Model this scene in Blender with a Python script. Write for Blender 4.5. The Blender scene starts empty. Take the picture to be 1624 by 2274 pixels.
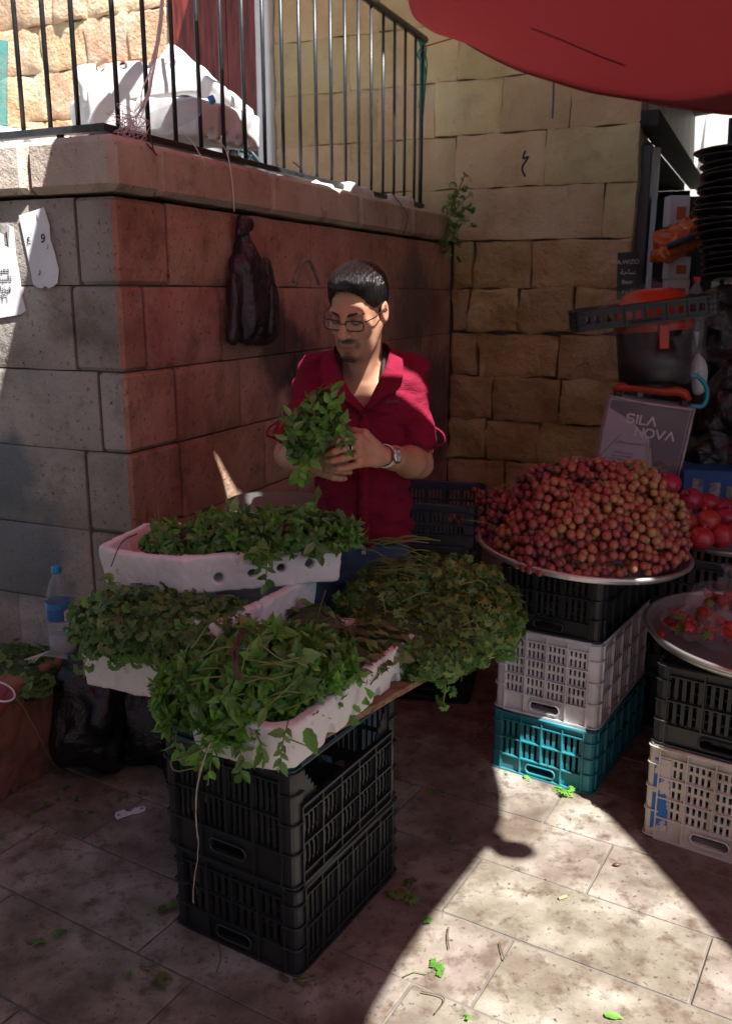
import bpy, math, random
import numpy as np
from mathutils import Vector, Matrix, noise
RND = random.Random(11)
NPR = np.random.RandomState(5)
SC = bpy.context.scene
COL = SC.collection
V = Vector

# ------------------------------------------------------------------ camera
EYE = 1.66
PITCH = math.atan2(486, 2000)
cam = bpy.data.cameras.new('camera'); cam_o = bpy.data.objects.new('camera', cam); COL.objects.link(cam_o)
cam_o.location = (0, 0, EYE); cam_o.rotation_euler = (math.pi/2 - PITCH, 0, 0)
cam.sensor_fit = 'VERTICAL'; cam.sensor_height = 36; cam.lens = 36*2000/2273
cam.clip_start = .05; cam.clip_end = 400
cam.dof.use_dof = True; cam.dof.focus_distance = 2.35; cam.dof.aperture_fstop = 5.6
SC.camera = cam_o
SC.render.resolution_x, SC.render.resolution_y = 731, 1024

# ------------------------------------------------------------------ daylight
SUN = V((.32, -.45, .83)).normalized()
w = bpy.data.worlds.new('World'); SC.world = w; w.use_nodes = True
nt = w.node_tree; bg = nt.nodes['Background']
sky = nt.nodes.new('ShaderNodeTexSky'); sky.sky_type = 'NISHITA'; sky.sun_disc = False
sky.sun_elevation = math.asin(SUN.z); sky.sun_rotation = math.atan2(SUN.x, SUN.y)
nt.links.new(sky.outputs[0], bg.inputs[0]); bg.inputs[1].default_value = .054
sl = bpy.data.lights.new('sun', 'SUN'); sl.energy = 5.0; sl.angle = math.radians(.55); sl.color = (1, .975, .94)
so = bpy.data.objects.new('sun', sl); COL.objects.link(so); so.rotation_euler = SUN.to_track_quat('Z', 'Y').to_euler()
so.location = (3, -4, 9)
SC.view_settings.view_transform = 'Standard'; SC.view_settings.look = 'None'; SC.view_settings.gamma = 1
SC.view_settings.exposure = 1.52; SC.view_settings.use_curve_mapping = False
SC.render.engine = 'CYCLES'
SC.cycles.use_denoising = True
SC.cycles.max_bounces = 8; SC.cycles.diffuse_bounces = 5; SC.cycles.transparent_max_bounces = 12
SC.cycles.caustics_reflective = False; SC.cycles.caustics_refractive = False
SC.cycles.sample_clamp_indirect = 6

# ------------------------------------------------------------------ helpers
CP, SP = math.cos(PITCH), math.sin(PITCH)
def ray(x, y):                       # direction of a picture point on the 1624 x 2273 measuring grid
    t = 1136.5 - y
    return V((x - 812, 2000*CP/1.0*1.0 + t*SP, -2000*SP + t*CP))*(2058/2058)
F0 = 2000
def at(x, y, Y):
    t = 1136.5 - y; d = V((x-812, F0*CP + t*SP, -F0*SP + t*CP))
    return V((0, 0, EYE)) + d*(Y/d.y)
def atz(x, y, z):
    t = 1136.5 - y; d = V((x-812, F0*CP + t*SP, -F0*SP + t*CP))
    return V((0, 0, EYE)) + d*((z-EYE)/d.z)

def wloc(o):
    p = V((0, 0, 0))
    while o is not None:
        p = p + o.location; o = o.parent
    return p
def tag(o, label=None, cat=None, group=None, kind=None):
    if label: o['label'] = label
    if cat: o['category'] = cat
    if group: o['group'] = group
    if kind: o['kind'] = kind
    return o
def thing(name, label, cat, loc=(0, 0, 0), group=None, rz=0):
    o = bpy.data.objects.new(name, None); COL.objects.link(o); o.empty_display_size = .05
    o.location = loc; o.rotation_euler = (0, 0, rz)
    return tag(o, label, cat, group)
def newobj(name, me, parent=None, M=None):
    o = bpy.data.objects.new(name, me); COL.objects.link(o)
    if parent is not None: o.parent = parent
    if M is not None: o.matrix_basis = M
    return o
def put(name, me, parent, M):        # M in world space, parent unrotated
    return newobj(name, me, parent, Matrix.Translation(-wloc(parent)) @ M if parent is not None else M)

class MB:
    def __init__(s): s.v = []; s.f = []; s.sm = []
    def add(s, vs, fs, smooth=False):
        b = len(s.v); s.v += [tuple(p) for p in vs]; s.f += [tuple(i+b for i in f) for f in fs]; s.sm += [smooth]*len(fs); return s
    def box(s, c, size, M=None, bev=0):
        x, y, z = size[0]/2, size[1]/2, size[2]/2
        if bev <= 0:
            vs = [(sx*x, sy*y, sz*z) for sz in (-1, 1) for sy in (-1, 1) for sx in (-1, 1)]
            fs = [(0, 2, 3, 1), (4, 5, 7, 6), (0, 1, 5, 4), (2, 6, 7, 3), (0, 4, 6, 2), (1, 3, 7, 5)]
        else:
            b = min(bev, x*.9, y*.9, z*.9); vs = []; fs = []; idx = {}
            for sx in (-1, 1):
                for sy in (-1, 1):
                    for sz in (-1, 1):
                        for k in range(3):
                            p = [sx*(x-b), sy*(y-b), sz*(z-b)]; p[k] += (sx, sy, sz)[k]*b
                            idx[(sx, sy, sz, k)] = len(vs); vs.append(tuple(p))
            def q(*a): fs.append(tuple(idx[i] for i in a))
            for k in range(3):
                o1, o2 = (k+1) % 3, (k+2) % 3
                for sg in (-1, 1):
                    L = []
                    for a, c2 in ((-1, -1), (1, -1), (1, 1), (-1, 1)):
                        t = [0, 0, 0]; t[k] = sg; t[o1] = a; t[o2] = c2; L.append((*t, k))
                    q(*(L if sg > 0 else L[::-1]))
                for a in (-1, 1):
                    for c2 in (-1, 1):
                        t0 = [0, 0, 0]; t0[k] = -1; t0[o1] = a; t0[o2] = c2; t1 = list(t0); t1[k] = 1
                        L = [(*t0, o1), (*t1, o1), (*t1, o2), (*t0, o2)]
                        q(*(L if a*c2 < 0 else L[::-1]))
            for sx in (-1, 1):
                for sy in (-1, 1):
                    for sz in (-1, 1):
                        L = [(sx, sy, sz, 0), (sx, sy, sz, 1), (sx, sy, sz, 2)]
                        q(*(L if sx*sy*sz > 0 else L[::-1]))
        c = V(c)
        vs = [(M @ V(p) if M else V(p)) + c for p in vs]
        return s.add(vs, fs)
    def tube(s, pts, r, n=6, cap=True):
        pts = [V(p) for p in pts]; m = len(pts); rs = r if isinstance(r, (list, tuple)) else [r]*m
        t0 = (pts[1]-pts[0]).normalized()
        u = t0.orthogonal().normalized(); vs = []
        for i, p in enumerate(pts):
            t = (pts[min(i+1, m-1)] - pts[max(i-1, 0)])
            t = t.normalized() if t.length > 1e-9 else t0
            u = (u - t*u.dot(t)); u = u.normalized() if u.length > 1e-6 else t.orthogonal().normalized(); b = t.cross(u)
            for k in range(n):
                a = 2*math.pi*k/n; vs.append(p + (u*math.cos(a) + b*math.sin(a))*rs[i])
        fs = [(i*n+k, i*n+(k+1) % n, (i+1)*n+(k+1) % n, (i+1)*n+k) for i in range(m-1) for k in range(n)]
        if cap: fs += [tuple(range(n))[::-1], tuple((m-1)*n+k for k in range(n))]
        return s.add(vs, fs, True)
    def lathe(s, prof, n=24, c=(0, 0, 0), M=None):   # prof: [(r, z)]
        vs = []; c = V(c)
        for r, z in prof:
            for k in range(n):
                a = 2*math.pi*k/n; p = V((r*math.cos(a), r*math.sin(a), z)); vs.append((M @ p if M else p) + c)
        m = len(prof)
        fs = [(i*n+k, i*n+(k+1) % n, (i+1)*n+(k+1) % n, (i+1)*n+k) for i in range(m-1) for k in range(n)]
        return s.add(vs, fs, True)
    def ball(s, c, r, M=None, n=10, m=7):
        r = r if isinstance(r, (tuple, list)) else (r, r, r); vs = []; fs = []
        for i in range(m+1):
            th = math.pi*i/m
            for k in range(n):
                a = 2*math.pi*k/n; p = V((r[0]*math.sin(th)*math.cos(a), r[1]*math.sin(th)*math.sin(a), r[2]*math.cos(th)))
                vs.append((M @ p if M else p) + V(c))
        fs = [(i*n+k, (i+1)*n+k, (i+1)*n+(k+1) % n, i*n+(k+1) % n) for i in range(m) for k in range(n)]
        return s.add(vs, fs, True)
    def grid(s, fn, nu, nv, smooth=True):
        vs = [fn(i/nu, j/nv) for j in range(nv+1) for i in range(nu+1)]
        fs = [(j*(nu+1)+i, j*(nu+1)+i+1, (j+1)*(nu+1)+i+1, (j+1)*(nu+1)+i) for j in range(nv) for i in range(nu)]
        return s.add(vs, fs, smooth)
    def poly(s, pts, n, th):         # flat outline with thickness th along -n
        k = len(pts); n = V(n); vs = [V(p) for p in pts] + [V(p) - n*th for p in pts]
        fs = [tuple(range(k)), tuple(range(2*k-1, k-1, -1))] + [(i, i+k, (i+1) % k + k, (i+1) % k) for i in range(k)]
        return s.add(vs, fs)
    def mesh(s, name, mat, off=V((0, 0, 0))):
        me = bpy.data.meshes.new(name)
        me.from_pydata([(p[0]-off.x, p[1]-off.y, p[2]-off.z) for p in s.v], [], s.f)
        me.polygons.foreach_set('use_smooth', s.sm)
        if mat: me.materials.append(mat)
        me.update(); return me
    def build(s, name, mat, parent=None, local=False):
        off = V((0, 0, 0)) if (local or parent is None) else wloc(parent)
        return newobj(name, s.mesh(name, mat, off), parent)
    def top(s, name, mat, label, cat, group=None):       # a thing that is one mesh, origin at its base
        xs = np.array(s.v); o = V(((xs[:, 0].min()+xs[:, 0].max())/2, (xs[:, 1].min()+xs[:, 1].max())/2, xs[:, 2].min()))
        ob = newobj(name, s.mesh(name, mat, o)); ob.location = o
        return tag(ob, label, cat, group)

def solid(o, t, off=0):
    m = o.modifiers.new('Solidify', 'SOLIDIFY'); m.thickness = t; m.offset = off; return o

# numpy value noise
_H = NPR.rand(4096).astype(np.float32)
def vnoise(x, y, z):
    xi = np.floor(x).astype(np.int64); yi = np.floor(y).astype(np.int64); zi = np.floor(z).astype(np.int64)
    fx, fy, fz = x-xi, y-yi, z-zi
    fx = fx*fx*(3-2*fx); fy = fy*fy*(3-2*fy); fz = fz*fz*(3-2*fz)
    def h(a, b, c): return _H[(a*73856093 ^ b*19349663 ^ c*83492791) & 4095]
    r = 0
    for dx in (0, 1):
        for dy in (0, 1):
            for dz in (0, 1):
                r = r + h(xi+dx, yi+dy, zi+dz)*(fx if dx else 1-fx)*(fy if dy else 1-fy)*(fz if dz else 1-fz)
    return r*2-1

class SDF:                            # distance field on a grid, meshed by surface nets
    def __init__(s, lo, hi, h):
        s.lo = np.array(lo, np.float32); s.h = h; s.n = np.ceil((np.array(hi)-s.lo)/h).astype(int)+1
        s.f = np.full(s.n, 1.0, np.float32)
        s.ax = [s.lo[i] + h*np.arange(s.n[i], dtype=np.float32) for i in range(3)]
    def blk(s, lo, hi, pad):
        a = np.maximum(np.floor((np.array(lo)-pad-s.lo)/s.h).astype(int), 0); b = np.minimum(np.ceil((np.array(hi)+pad-s.lo)/s.h).astype(int)+1, s.n)
        if (b <= a).any(): return None
        sl = tuple(slice(a[i], b[i]) for i in range(3))
        return sl, s.ax[0][sl[0]][:, None, None], s.ax[1][sl[1]][None, :, None], s.ax[2][sl[2]][None, None, :]
    def comb(s, sl, d, k, sub=False):
        f = s.f[sl]
        if sub: d = -d; f, d = -f, -d
        if k > 0:
            hh = np.clip(.5+.5*(d-f)/k, 0, 1); r = d*(1-hh)+f*hh-k*hh*(1-hh)
        else: r = np.minimum(f, d)
        s.f[sl] = r
    def cut(s, sl, d, k):             # remove the inside of d
        f = s.f[sl]; d = -d
        hh = np.clip(.5-.5*(d-f)/max(k, 1e-5), 0, 1); s.f[sl] = d*(1-hh)+f*hh+k*hh*(1-hh)
    def ell(s, c, r, R=None, k=.01, sub=False):
        m = max(r); B = s.blk(np.array(c)-m, np.array(c)+m, k*2+s.h*3)
        if B is None: return s
        sl, X, Y, Z = B; X = X-c[0]; Y = Y-c[1]; Z = Z-c[2]
        if R is not None:             # rows of R are the local axes
            R = np.array(R, np.float32); X, Y, Z = (R[i][0]*X+R[i][1]*Y+R[i][2]*Z for i in range(3))
        k0 = np.sqrt((X/r[0])**2+(Y/r[1])**2+(Z/r[2])**2); k1 = np.sqrt((X/r[0]**2)**2+(Y/r[1]**2)**2+(Z/r[2]**2)**2)
        d = k0*(k0-1)/np.maximum(k1, 1e-6)
        s.cut(sl, d, k) if sub else s.comb(sl, d, k); return s
    def cap(s, a, b, ra, rb=None, k=.01, sub=False):
        rb = ra if rb is None else rb; a = np.array(a, np.float32); b = np.array(b, np.float32); m = max(ra, rb)
        B = s.blk(np.minimum(a, b)-m, np.maximum(a, b)+m, k*2+s.h*3)
        if B is None: return s
        sl, X, Y, Z = B; ab = b-a; L = max(float(ab@ab), 1e-9)
        t = np.clip(((X-a[0])*ab[0]+(Y-a[1])*ab[1]+(Z-a[2])*ab[2])/L, 0, 1)
        d = np.sqrt((X-a[0]-t*ab[0])**2+(Y-a[1]-t*ab[1])**2+(Z-a[2]-t*ab[2])**2)-(ra+(rb-ra)*t)
        s.cut(sl, d, k) if sub else s.comb(sl, d, k); return s
    def chain(s, pts, rs, k=.01):
        for i in range(len(pts)-1): s.cap(pts[i], pts[i+1], rs[i], rs[i+1], k)
        return s
    def tubez(s, ctl, k=.01):         # ctl rows: z, cx, cy, half width, half depth
        ctl = np.array(ctl, np.float32); z0, z1 = ctl[0, 0], ctl[-1, 0]; m = ctl[:, 3:].max()
        lo = [ctl[:, 1].min()-m, ctl[:, 2].min()-m, z0]; hi = [ctl[:, 1].max()+m, ctl[:, 2].max()+m, z1]
        B = s.blk(lo, hi, k*2+s.h*3)
        if B is None: return s
        sl, X, Y, Z = B; q = [np.interp(Z.ravel(), ctl[:, 0], ctl[:, i])[None, None, :].astype(np.float32) for i in range(1, 5)]
        p = ((np.abs(X-q[0])/q[2])**2.3+(np.abs(Y-q[1])/q[3])**2.3)**(1/2.3)
        d = (p-1)*np.minimum(q[2], q[3]); d = np.maximum(d, np.maximum(z0-Z, Z-z1))
        s.comb(sl, d, k); return s
    def noise(s, amp, sc):
        X, Y, Z = np.meshgrid(*s.ax, indexing='ij'); m = np.abs(s.f) < max(abs(amp)*3, s.h*4)
        s.f[m] += amp*vnoise(X[m]*sc[0], Y[m]*sc[1], Z[m]*sc[2]); return s
    def verts(s):
        f = s.f; neg = f < 0; nx, ny, nz = f.shape
        c = np.zeros((nx-1, ny-1, nz-1), np.int8)
        for dx in (0, 1):
            for dy in (0, 1):
                for dz in (0, 1): c += neg[dx:nx-1+dx, dy:ny-1+dy, dz:nz-1+dz]
        I = np.argwhere((c > 0) & (c < 8)); acc = np.zeros((len(I), 3)); cnt = np.zeros(len(I))
        for ax in range(3):
            o1, o2 = (ax+1) % 3, (ax+2) % 3
            for a in (0, 1):
                for b in (0, 1):
                    p = np.zeros(3, int); p[o1] = a; p[o2] = b; q = p.copy(); q[ax] = 1
                    A = I+p; Bq = I+q; fa = f[A[:, 0], A[:, 1], A[:, 2]]; fb = f[Bq[:, 0], Bq[:, 1], Bq[:, 2]]
                    x = (fa < 0) != (fb < 0); t = np.where(x, fa/np.where(x, fa-fb, 1), 0)
                    pt = np.repeat(p[None].astype(float), len(I), 0); pt[:, ax] += t
                    acc += np.where(x[:, None], pt, 0); cnt += x
        vid = np.full(c.shape, -1, np.int64); vid[I[:, 0], I[:, 1], I[:, 2]] = np.arange(len(I))
        P = (I+acc/cnt[:, None])*s.h+s.lo
        F = []
        for ax in range(3):
            o1, o2 = (ax+1) % 3, (ax+2) % 3
            n0 = np.moveaxis(neg, (ax, o1, o2), (0, 1, 2)); v0 = np.moveaxis(vid, (ax, o1, o2), (0, 1, 2))
            ch = n0[:-1, 1:-1, 1:-1] != n0[1:, 1:-1, 1:-1]; E = np.argwhere(ch); E[:, 1:] += 1
            q = np.stack([v0[E[:, 0], E[:, 1]-1, E[:, 2]-1], v0[E[:, 0], E[:, 1], E[:, 2]-1], v0[E[:, 0], E[:, 1], E[:, 2]], v0[E[:, 0], E[:, 1]-1, E[:, 2]]], 1)
            inside = n0[E[:, 0], E[:, 1], E[:, 2]]
            q[~inside] = q[~inside][:, ::-1]; F.append(q)
        return P, np.concatenate(F)
    def mesh(s, name, mat, off=V((0, 0, 0)), smooth_it=0, keep=None):
        P, F = s.verts()
        for _ in range(smooth_it):
            acc = np.zeros_like(P); cn = np.zeros(len(P))
            for a, b in ((0, 1), (1, 2), (2, 3), (3, 0)):
                np.add.at(acc, F[:, a], P[F[:, b]]); np.add.at(acc, F[:, b], P[F[:, a]]); np.add.at(cn, F[:, a], 1); np.add.at(cn, F[:, b], 1)
            P = P*.5+.5*acc/np.maximum(cn, 1)[:, None]
        if keep is not None: F = F[keep(P[F].mean(1))]
        s.P = P
        return npmesh(name, P-np.array(off), F, mat)
    def build(s, name, mat, parent=None, **kw):
        off = wloc(parent) if parent is not None else V((0, 0, 0))
        return newobj(name, s.mesh(name, mat, off, **kw), parent)
    def top(s, name, mat, label, cat, group=None, **kw):
        P, _ = s.verts(); o = V(((P[:, 0].min()+P[:, 0].max())/2, (P[:, 1].min()+P[:, 1].max())/2, P[:, 2].min()))
        ob = newobj(name, s.mesh(name, mat, o, **kw)); ob.location = o; return tag(ob, label, cat, group)

def npmesh(name, P, F, mat, smooth=True):
    me = bpy.data.meshes.new(name); k = F.shape[1]
    me.vertices.add(len(P)); me.vertices.foreach_set('co', P.astype(np.float32).ravel())
    me.loops.add(F.size); me.loops.foreach_set('vertex_index', F.astype(np.int32).ravel())
    me.polygons.add(len(F)); me.polygons.foreach_set('loop_start', np.arange(0, F.size, k, dtype=np.int32))
    me.polygons.foreach_set('use_smooth', np.full(len(F), smooth))
    if mat: me.materials.append(mat)
    me.update(calc_edges=True); me.validate(); return me

# ------------------------------------------------------------------ materials
class NT:
    def __init__(s, name):
        s.m = bpy.data.materials.new(name); s.m.use_nodes = True; s.t = s.m.node_tree
        s.b = s.t.nodes['Principled BSDF']; s.out = s.t.nodes['Material Output']
    def n(s, typ, **kw):
        o = s.t.nodes.new('ShaderNode'+typ)
        for k, v in kw.items(): setattr(o, k, v)
        return o
    def l(s, a, b): s.t.links.new(a, b)
    def setin(s, node, i, v):
        if hasattr(v, 'is_output'): s.l(v, node.inputs[i])
        else: node.inputs[i].default_value = v
    def pos(s, kind='world', scale=(1, 1, 1)):
        if kind == 'world': o = s.n('NewGeometry').outputs['Position']
        else: o = s.n('TexCoord').outputs['Object']
        mp = s.n('Mapping'); s.l(o, mp.inputs[0]); mp.inputs['Scale'].default_value = scale
        return mp.outputs[0]
    def noise(s, p, sc, det=5, rough=.55, dist=0):
        o = s.n('TexNoise'); s.l(p, o.inputs['Vector']); o.inputs['Scale'].default_value = sc; o.inputs['Detail'].default_value = det
        o.inputs['Roughness'].default_value = rough; o.inputs['Distortion'].default_value = dist; return o.outputs[0]
    def ramp(s, x, st):
        o = s.n('ValToRGB'); e = o.color_ramp.elements
        while len(e) < len(st): e.new(.5)
        for i, (p, c) in enumerate(st):
            e[i].position = p; c = (c, c, c) if isinstance(c, (int, float)) else c; e[i].color = (*c[:3], 1)
        s.l(x, o.inputs[0]); return o.outputs[0]
    def mix(s, f, a, b, mode='MIX'):
        o = s.n('Mix', data_type='RGBA', blend_type=mode)
        for i, v in ((0, f), (6, a), (7, b)):
            if hasattr(v, 'is_output'): s.l(v, o.inputs[i])
            else: o.inputs[i].default_value = v if i == 0 else (*v[:3], 1)
        return o.outputs[2]
    def math(s, op, a, b=0, clamp=False):
        o = s.n('Math', operation=op, use_clamp=clamp); s.setin(o, 0, a); s.setin(o, 1, b); return o.outputs[0]
    def bump(s, h, st, dist):
        o = s.n('Bump'); s.setin(o, 'Height', h); o.inputs['Strength'].default_value = st; o.inputs['Distance'].default_value = dist
        s.l(o.outputs[0], s.b.inputs['Normal']); return o
    def rnd(s): return s.n('ObjectInfo').outputs['Random']
    def set(s, col=None, rough=None, spec=None, metal=None):
        if col is not None: s.setin(s.b, 'Base Color', col if hasattr(col, 'is_output') else (*col, 1))
        if rough is not None: s.setin(s.b, 'Roughness', rough)
        if spec is not None: s.setin(s.b, 'Specular IOR Level', spec)
        if metal is not None: s.setin(s.b, 'Metallic', metal)
        return s

def surf(name, cols, sc=4, rough=.8, bump=None, dirt=None, rand=0, coord='world', spec=.4, metal=0, cs=(1, 1, 1), blots=None):
    """cols: stops over a noise; bump=(scale, strength, distance); dirt=(scale, lo, hi, colour); rand=value spread per piece"""
    t = NT(name); p = t.pos(coord, cs)
    c = t.ramp(t.noise(p, sc, 6), cols) if len(cols) > 1 else None
    if c is None: c = t.mix(0.0, cols[0][1], cols[0][1])
    if rand:
        h = t.n('HueSaturation'); t.l(c, h.inputs['Color']); r = t.rnd()
        t.l(t.math('MULTIPLY_ADD', r, rand, ) if False else t.math('ADD', t.math('MULTIPLY', r, rand), 1-rand/2), h.inputs['Value'])
        t.l(t.math('ADD', t.math('MULTIPLY', t.math('FRACT', t.math('MULTIPLY', r, 7.31)), .03), .485), h.inputs['Hue']); c = h.outputs[0]
    if dirt:
        for d in (dirt if isinstance(dirt, list) else [dirt]):
            c = t.mix(t.ramp(t.noise(p, d[0], 8, .65), [(d[1], 0), (d[2], 1)]), c, d[3])
    for (bp, br, bc) in (blots or []):
        vm = t.n('VectorMath', operation='DISTANCE'); t.l(t.pos('world'), vm.inputs[0]); vm.inputs[1].default_value = bp
        wob = t.noise(p, 9, 4); d = t.math('ADD', vm.outputs['Value'], t.math('MULTIPLY', t.math('SUBTRACT', wob, .5), br*1.1))
        c = t.mix(t.ramp(d, [(br*.55, .8), (br, 0)]), c, bc)
    t.set(c, rough, spec, metal)
    if bump:
        bl = bump if isinstance(bump, list) else [bump]; prev = None
        for b in bl:
            o = t.n('Bump'); t.l(t.noise(p, b[0], 6, .6), o.inputs['Height']); o.inputs['Strength'].default_value = b[1]; o.inputs['Distance'].default_value = b[2]
            if prev: t.l(prev.outputs[0], o.inputs['Normal'])
            prev = o
        t.l(prev.outputs[0], t.b.inputs['Normal'])
    return t.m

def leafmat(name, stops, trans=.3, rough=.5):
    t = NT(name); at_ = t.n('Attribute', attribute_name='rnd')
    r = t.math('FRACT', t.math('ADD', t.rnd(), at_.outputs['Fac']))
    c = t.ramp(r, stops); p = t.pos('object')
    c = t.mix(t.ramp(t.noise(p, 45, 3), [(.35, 0), (.75, .35)]), c, tuple(x*1.7 for x in stops[len(stops)//2][1]))
    ve = t.n('Attribute', attribute_name='vein'); c = t.mix(t.math('MULTIPLY', ve.outputs['Fac'], .45), c, (.16, .2, .07))
    t.set(c, rough-.1, .5)
    t.bump(t.noise(p, 160, 3), .35, .0015)
    tr = t.n('BsdfTranslucent'); t.l(t.mix(1.0, c, (1.0, 1.25, .55), 'MULTIPLY'), tr.inputs[0])
    mx = t.n('MixShader'); mx.inputs[0].default_value = trans; t.l(t.b.outputs[0], mx.inputs[1]); t.l(tr.outputs[0], mx.inputs[2]); t.l(mx.outputs[0], t.out.inputs[0])
    return t.m

def plain(name, col, rough=.5, spec=.5, metal=0): return NT(name).set(col, rough, spec, metal).m
def film(name, col, alpha, rough=.15, spec=.8):      # thin clear plastic
    t = NT(name).set(col, rough, spec); tr = t.n('BsdfTransparent'); mx = t.n('MixShader')
    f = t.ramp(t.noise(t.pos('world'), 14, 4), [(.3, alpha*.6), (.75, min(1, alpha*1.6))]); t.l(f, mx.inputs[0])
    t.l(tr.outputs[0], mx.inputs[1]); t.l(t.b.outputs[0], mx.inputs[2]); t.l(mx.outputs[0], t.out.inputs[0])
    t.bump(t.noise(t.pos('world'), 40, 3), .5, .004); return t.m
# ================================================================== MATERIALS OF THE PLACE
M_slab = surf('limestone_slab', [(.3, (.10, .08, .06)), (.47, (.205, .175, .138)), (.66, (.32, .29, .245))], 5, .62,
              bump=[(70, .35, .002), (9, .3, .006)], rand=.22, spec=.35,
              dirt=[(2.2, .46, .70, (.10, .07, .05)), (14, .50, .66, (.10, .07, .05)), (60, .58, .68, (.05, .036, .028))])
M_bed = surf('mortar_bed', [(.3, (.10, .088, .075)), (.7, (.19, .17, .145))], 12, .95, bump=(80, .5, .003))
def stone_mat(name, lo, mid, hi, rough=.9, **kw):
    return surf(name, [(.28, lo), (.5, mid), (.72, hi)], kw.pop('sc', 3.2), rough, bump=kw.pop('bump', [(150, .55, .003), (28, .5, .008)]), rand=kw.pop('rand', .2), spec=.2, **kw)
M_terrace = stone_mat('terrace_stone', (.22, .19, .165), (.34, .305, .27), (.43, .395, .355),
                      bump=[(110, .9, .005), (20, .8, .014)], dirt=[(5, .52, .78, (.12, .085, .065)), (55, .58, .70, (.09, .065, .05)), (26, .66, .74, (.42, .36, .30))],
                      blots=[((-.36, 3.95, 1.42), .24, (.05, .05, .055)), ((-.27, 4.15, 1.28), .22, (.045, .05, .06)), ((-1.31, 3.22, 1.02), .18, (.11, .14, .15)), ((-1.30, 3.2, .72), .3, (.12, .15, .16)), ((.3, 5.45, 1.6), .25, (.16, .13, .12))])
M_redlit = stone_mat('redlit_terrace_stone', (.30, .15, .11), (.46, .265, .20), (.54, .36, .28), bump=[(110, .9, .005), (20, .8, .014)],
                     dirt=[(5, .52, .78, (.13, .07, .05)), (55, .58, .70, (.09, .05, .04)), (11, .60, .76, (.50, .38, .32))], blots=[((-.36, 3.95, 1.42), .24, (.05, .045, .05)), ((-.27, 4.15, 1.28), .22, (.045, .045, .055)), ((.3, 5.45, 1.6), .35, (.17, .14, .12)), ((.42, 5.75, .9), .5, (.17, .13, .115))])  # red awning light put into the colour, over some orange-brown stone
M_cap = stone_mat('cap_stone', (.34, .25, .205), (.46, .365, .31), (.55, .46, .40), bump=[(110, .9, .005), (16, .8, .014)], dirt=[(9, .55, .75, (.2, .15, .12)), (50, .62, .72, (.12, .09, .07))])
M_ochre = stone_mat('ochre_stone', (.40, .25, .10), (.54, .37, .17), (.60, .46, .26), sc=4, rand=.3,
                    dirt=[(9, .60, .78, (.44, .37, .29)), (30, .62, .75, (.16, .10, .06))], bump=[(70, .9, .008), (16, 1.0, .035)])
M_pale = stone_mat('pale_ashlar', (.40, .27, .14), (.53, .375, .205), (.59, .46, .28), sc=2.2, rand=.2, dirt=[(5, .58, .8, (.33, .25, .16)), (40, .66, .74, (.22, .16, .1))], bump=[(90, .7, .006), (10, .9, .025)])
M_rubble = stone_mat('orange_rubble', (.56, .30, .17), (.62, .42, .27), (.66, .55, .40), sc=5, rand=.25, dirt=(14, .6, .75, (.68, .58, .4)), bump=[(40, .8, .012), (10, .9, .03)])
M_joint = surf('wall_mortar', [(.3, (.10, .075, .06)), (.7, (.2, .155, .12))], 9, .95, bump=(60, .8, .006))
M_black_iron = surf('black_iron', [(.3, (.012, .014, .016)), (.7, (.03, .033, .036))], 30, .38, bump=(120, .2, .001), spec=.6)
M_white_paint = surf('white_painted_metal', [(.3, (.68, .68, .68)), (.7, (.8, .8, .8))], 5, .4, dirt=(18, .66, .74, (.3, .22, .16)))

def wood(name, dark, light, sc=(40, 3, 40), rough=.45):
    t = NT(name); p = t.pos('object', sc); n1 = t.noise(p, 1.0, 6, .6, 1.4)
    c = t.ramp(n1, [(.36, dark), (.5, tuple((a+b)/2 for a, b in zip(dark, light))), (.66, light)]); t.set(c, rough, .5); t.bump(n1, .4, .003); return t.m
M_redwood = wood('red_stained_wood', (.075, .012, .009), (.27, .05, .035), (26, 26, 2.0))
M_plank = wood('raw_brown_board', (.12, .06, .03), (.32, .19, .10), (6, 60, 60), .8)

# ================================================================== PAVEMENT
CX, CY = V((.859, -.511, 0)), V((.505, .863, 0))
def tilept(a, b, z=0): return CX*a + CY*b + V((0, 0, z))
pv = MB(); pv.grid(lambda u, v: V(((u-.5)*60, (v-.5)*60+8, -.005)), 2, 2, False)
pavement = tag(pv.build('pavement', M_bed), kind='structure')
rw, L0 = .2755, .663
row_off = {}
for j in range(-2, 22):
    b0 = 1.965 + (j-3)*rw
    off = -.25 if (j-3) % 2 == 0 else -.59
    off += (0 if j in (3, 4) else RND.uniform(-.13, .13))
    for i in range(-7, 7):
        a0 = off + i*L0; c = tilept(a0+L0/2, b0+rw/2)
        if not (-2.6 < c.x < 3.6 and .7 < c.y < 6.6): continue
        if c.y < 1.2 and abs(c.x) > 1.6: continue
        g = .0065; mb = MB(); dz = RND.uniform(-.002, .0015)
        R_ = Matrix.Rotation(math.atan2(CX.y, CX.x) + RND.uniform(-.003, .003), 3, 'Z')
        mb.box((0, 0, 0), (L0-g, rw-g, .03), R_, bev=.003)
        put('paving_slab', mb.mesh('paving_slab', M_slab), pavement, Matrix.Translation((c.x, c.y, -.015+dz)))

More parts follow.
